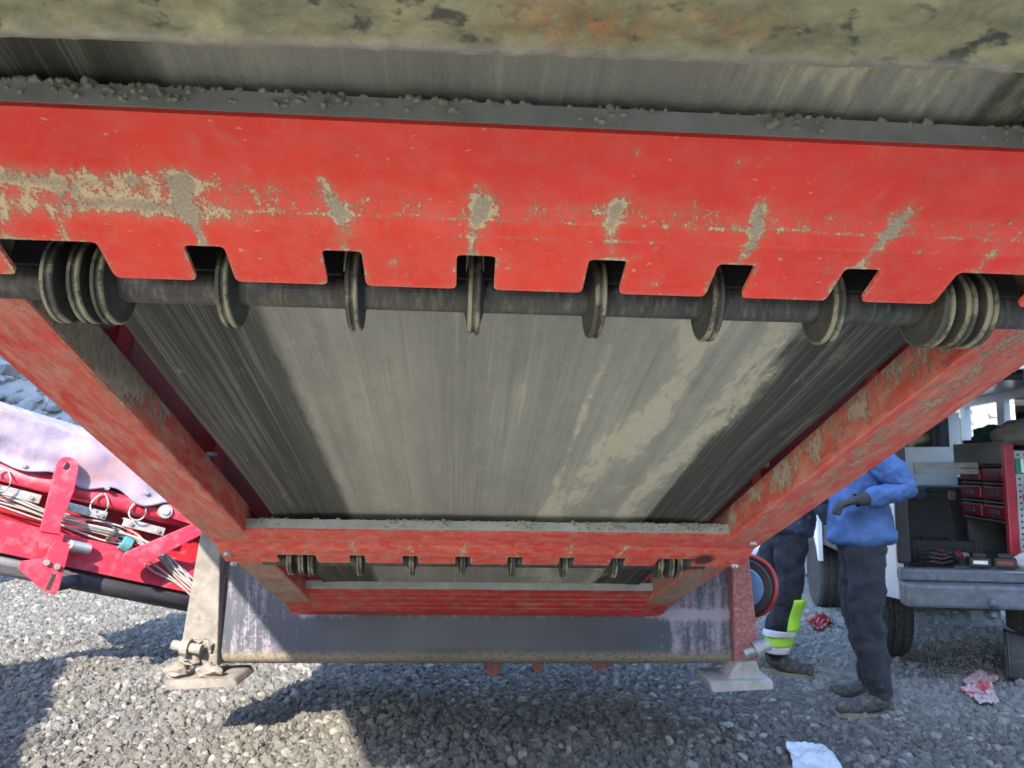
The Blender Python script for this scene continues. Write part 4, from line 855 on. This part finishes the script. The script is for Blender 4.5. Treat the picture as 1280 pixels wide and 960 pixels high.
        if True:
            J = {}; w_ = Vector(p[s+'wrist']); f = (w_-Vector(p[s+'elbow'])).normalized(); E = []; J[s+'wrist'] = (*w_, .036); J[s+'cuffb'] = (*(w_-f*.05), .04); E.append((s+'wrist', s+'cuffb'))
            hand_chain(J, E, s, w_, f, (0, 0, 1), Vector((0, 0, 1)).cross(f)*(1 if s == 'R' else -1))
            for n in list(J):
                x = J[n]; r = x[3]; J[n] = (*x[:3], tuple(q_+.003 for q_ in r) if isinstance(r, tuple) else r+.0025)
            skin('glove', J, E, M_glove, root)
    if hi:
        for s in 'LR':
            k, a = Vector(p[s+'knee']), Vector(p[s+'ankle'])
            def ringpt(z): f = (k.z-z)/(k.z-a.z); return k+(a-k)*f
            for z0, z1, m, nm, pr in ((.245, .285, M_refl, 'reflective_band', .099), (.185, .244, M_lime, 'hi_vis_band', .097), (.145, .184, M_refl, 'reflective_band', .096)):
                def fr(q, z, z0=z0): c = ringpt(z); rr = pr-.012*(z0 < .2)+.006*math.sin(q*3+z*40); return (c.x+rr*math.cos(q), c.y+rr*math.sin(q), z)
                grid(nm, lin(0, 2*math.pi, 36), lin(z0, z1, 4), fr, m, root, solid=.003)
            def fp(q, z): c = ringpt(z); rr = .102+.008*math.sin(z*30); return (c.x+rr*math.cos(q), c.y+rr*math.sin(q), z)
            grid('hi_vis_panel', lin(R(-80), R(10), 14), lin(.286, .48, 10), fp, M_lime, root, solid=.003)
    return root
pose2 = dict(hip=(0, 0, .95), waist=(.01, 0, 1.14), chest=(.03, 0, 1.36), neckb=(.04, 0, 1.50), neck=(.06, 0, 1.55), head=(.10, 0, 1.66), crown=(.09, 0, 1.73),
    Lthigh=(.0, .10, .84), Lknee=(.03, .12, .49), Lcalf=(-.0, .12, .33), Lankle=(-.03, .12, .09), Ltoe=(.12, .13, .04), Rthigh=(0, -.10, .84), Rknee=(.01, -.12, .49), Rcalf=(-.02, -.12, .33), Rankle=(-.06, -.13, .09), Rtoe=(.09, -.15, .04),
    Lshoulder=(.02, .19, 1.40), Lelbow=(-.19, .235, 1.17), Lwrist=(.05, .27, 1.125), Rshoulder=(.03, -.19, 1.40), Relbow=(-.02, -.26, 1.15), Rwrist=(.18, -.12, 1.12))
person((1.90, 4.24, 0), R(170), pose2, 'person in a blue work jacket, dark trousers and black gloves before the open van', M_jacket)
pose1 = dict(hip=(.12, .1, .93), waist=(.17, .1, 1.10), chest=(.27, .1, 1.30), neckb=(.33, .1, 1.41), neck=(.37, .1, 1.45), head=(.44, .1, 1.53), crown=(.45, .1, 1.60),
    Lthigh=(.10, .20, .83), Lknee=(-.06, .24, .49), Lcalf=(-.17, .24, .34), Lankle=(-.30, .24, .09), Ltoe=(-.15, .25, .04), Rthigh=(.13, .0, .83), Rknee=(.10, -.01, .49), Rcalf=(.04, 0, .33), Rankle=(.0, 0, .09), Rtoe=(.15, -.03, .04),
    Lshoulder=(.24, .28, 1.32), Lelbow=(.30, .34, 1.06), Lwrist=(.48, .28, .96), Rshoulder=(.26, -.09, 1.32), Relbow=(.26, -.15, 1.07), Rwrist=(.40, -.08, .93))
person((1.63, 4.93, 0), R(-12), pose1, 'person in dark trousers with lime hi-vis bands standing behind the right support leg', simple('navy_jacket', (.03, .04, .07), .9, .25, 12, .2, bump=.4), True)
# hose reel on the far side of the right leg, part of the chassis
hr = bpy.data.objects.new('hose_reel', None); link(hr, ch); hr.location = L(931, 732, 3.85); hr.rotation_euler = (0, 0, R(62))
bm = bmesh.new(); lathe_x(bm, [(-.05, .05), (-.05, .135), (-.04, .14), (-.035, .11), (.035, .11), (.04, .14), (.05, .135), (.05, .05)], 40); obj('drum', bm, M_dark, hr)
bm = bmesh.new(); lathe_x(bm, [(-.056, .02), (-.056, .095), (-.051, .10), (-.051, .02)], 32); obj('hub_plate', bm, simple('blue_plate', (.12, .22, .36), .35, .2), hr)
bm = bmesh.new(); tube(bm, [(.02*math.sin(k*.5), .152*math.cos(k*.16), .152*math.sin(k*.16)) for k in range(42)], .012, 8); obj('red_hose', bm, simple('red_hose', (.30, .025, .03), .5, .2), hr, smooth=True)

# ------------------------------------------------------------------ litter on the ground
def sheet(name, pts, h, seed, mat, label, cat, amp=.03, n=26):
    'crumpled sheet over a ground quad given by four pixel corners'
    g = [onground(*q) for q in pts]
    def fn(u, v):
        p = g[0]*(1-u)*(1-v)+g[1]*u*(1-v)+g[2]*u*v+g[3]*(1-u)*v
        return (p.x+.012*mnoise.noise(Vector((u*4, v*4, seed+3))), p.y+.012*mnoise.noise(Vector((u*4, v*4, seed+7))), gh(p.x, p.y)+.014+h*(.5+.5*mnoise.noise(Vector((u*2.2, v*2.2, seed))))+amp*abs(mnoise.noise(Vector((u*5, v*5, seed+1)))))
    return tag(grid(name, lin(0, 1, n), lin(0, 1, n), fn, mat, smooth=False, solid=.002), label, cat)
t = NT('printed_plastic'); v = t.coord(); M_pack = t.out(t.mix(t.rng(t.noise(v, 9, 2, .5), .56, .60, 0, .8), t.mix(t.rng(t.noise(v, 14, 4), .4, .6), (.55, .45, .46), (.48, .34, .36)), (.48, .05, .06)), .35)
sheet('plastic_packaging', [(1200, 858), (1222, 842), (1250, 850), (1236, 868)], .02, 2, M_pack, 'crumpled pale packaging with red print, upper piece by the bent sheet', 'packaging')
sheet('plastic_packaging', [(1199, 868), (1240, 862), (1250, 892), (1226, 895)], .03, 5, M_pack, 'crumpled pale packaging with red print, lower larger piece', 'packaging')
sheet('plastic_sheet', [(994, 985), (984, 940), (1030, 946), (1062, 990)], .05, 8, simple('milky_plastic', (.50, .53, .57), .3, .12, 6), 'milky white plastic sheet lying on the gravel at the bottom right', 'sheet', .012, 44)
sheet('red_rag', [(1004, 780), (1026, 773), (1042, 780), (1024, 788)], .03, 11, M_bin, 'red scrap lying in the sunlit strip behind the workers', 'scrap', .03, 14)
a = onground(1254, 902); b = onground(1300, 908); bm = bmesh.new(); M = Matrix.Translation((a+b)/2+Vector((0, 0, .03))) @ (b-a).to_track_quat('X', 'Z').to_matrix().to_4x4(); bmesh.ops.create_cube(bm, size=1, matrix=M @ Matrix.Diagonal(((b-a).length, .05, .022, 1)))
thing_mesh('wood_stick', bm, simple('pale_wood', (.33, .30, .26), .8, .2, 12), 'short pale wooden slat lying on the ground at the right edge', 'slat', bevel=.003)
g0 = onground(1256, 850); 
def bent(u, v):
    if u < .3: f = u/.3; x, y = -.0+.03*f, -.02+.05*f
    else: f = (u-.3)/.7; x, y = .03+.42*f, .03-.30*math.sin(f*1.3)
    hh = .30*min(1, .08+u*3.6) if u < .26 else .30*(1-.45*(u-.26))
    return (g0.x+x+.03*v, g0.y+y+.05*v*v, gh(g0.x, g0.y)+.005+hh*v)
tag(grid('bent_metal_sheet', lin(0, 1, 40), lin(0, 1, 12), bent, simple('scuffed_dark_steel', (.03, .035, .045), .4, .3, 14, .35, (.12, .12, .13), metal=.2), solid=.004), 'bent dark metal sheet standing on the ground at the right edge', 'metal sheet')

# ------------------------------------------------------------------ unseen masses added outside the frame to throw the large shadows
def heap(name, c, r, h, seed, label, mat, n=48):
    bm = bmesh.new(); rings = []
    for i in range(0, n//2+1):
        q = i/(n//2); ring = []
        for k in range(n):
            a = 2*math.pi*k/n; rr = r*q*(1+.12*mnoise.noise(Vector((math.cos(a)*1.3, math.sin(a)*1.3, seed)))); x, y = math.cos(a)*rr, math.sin(a)*rr
            ring.append(bm.verts.new((x, y, h*(1-q)**.9*(1+.1*mnoise.noise(Vector((x*.6, y*.6, seed))))+.08*mnoise.noise(Vector((x*2, y*2, seed)))-.05)))
        rings.append(ring)
    for a, b in zip(rings, rings[1:]):
        for k in range(n): bm.faces.new((a[k], b[k], b[(k+1) % n], a[(k+1) % n]))
    o = obj(name, bm, mat, smooth=True); o.location = c; return tag(o, label, 'heap')
heap('shade_heap', (-3.95, .1, 0), 3.0, 3.5, 4, 'unseen grey gravel heap added left of the camera to cast shade', M_ground)  # added unseen heap; its shadow falls on the lower left ground
tag(grid('shade_outcrop', lin(-17, -6.7, 40), lin(-.2, 11.5, 36), lambda x, z: (x, 3.2-.18*z-.7*mnoise.noise(Vector((x*.4, z*.4, 8))), z), M_rock, solid=-2.5), 'unseen grey rock spur added at the left to shade the rock bank', 'rock face')  # added unseen mass that keeps the left bank rocks in shade
def wallf(x, z): return (x, -9.5-.22*z-1.1*mnoise.noise(Vector((x*.3, z*.4, 2)))-.4*mnoise.noise(Vector((x*1.1, z*1.2, 5))), z)
tag(grid('shade_cliff', lin(-1.3, 22, 70), lin(-.2, 12, 36), wallf, M_rock, solid=-3), 'unseen tall grey rock face added behind the camera to cast shade', 'rock face')  # added unseen mass that shades the ground and van at the right
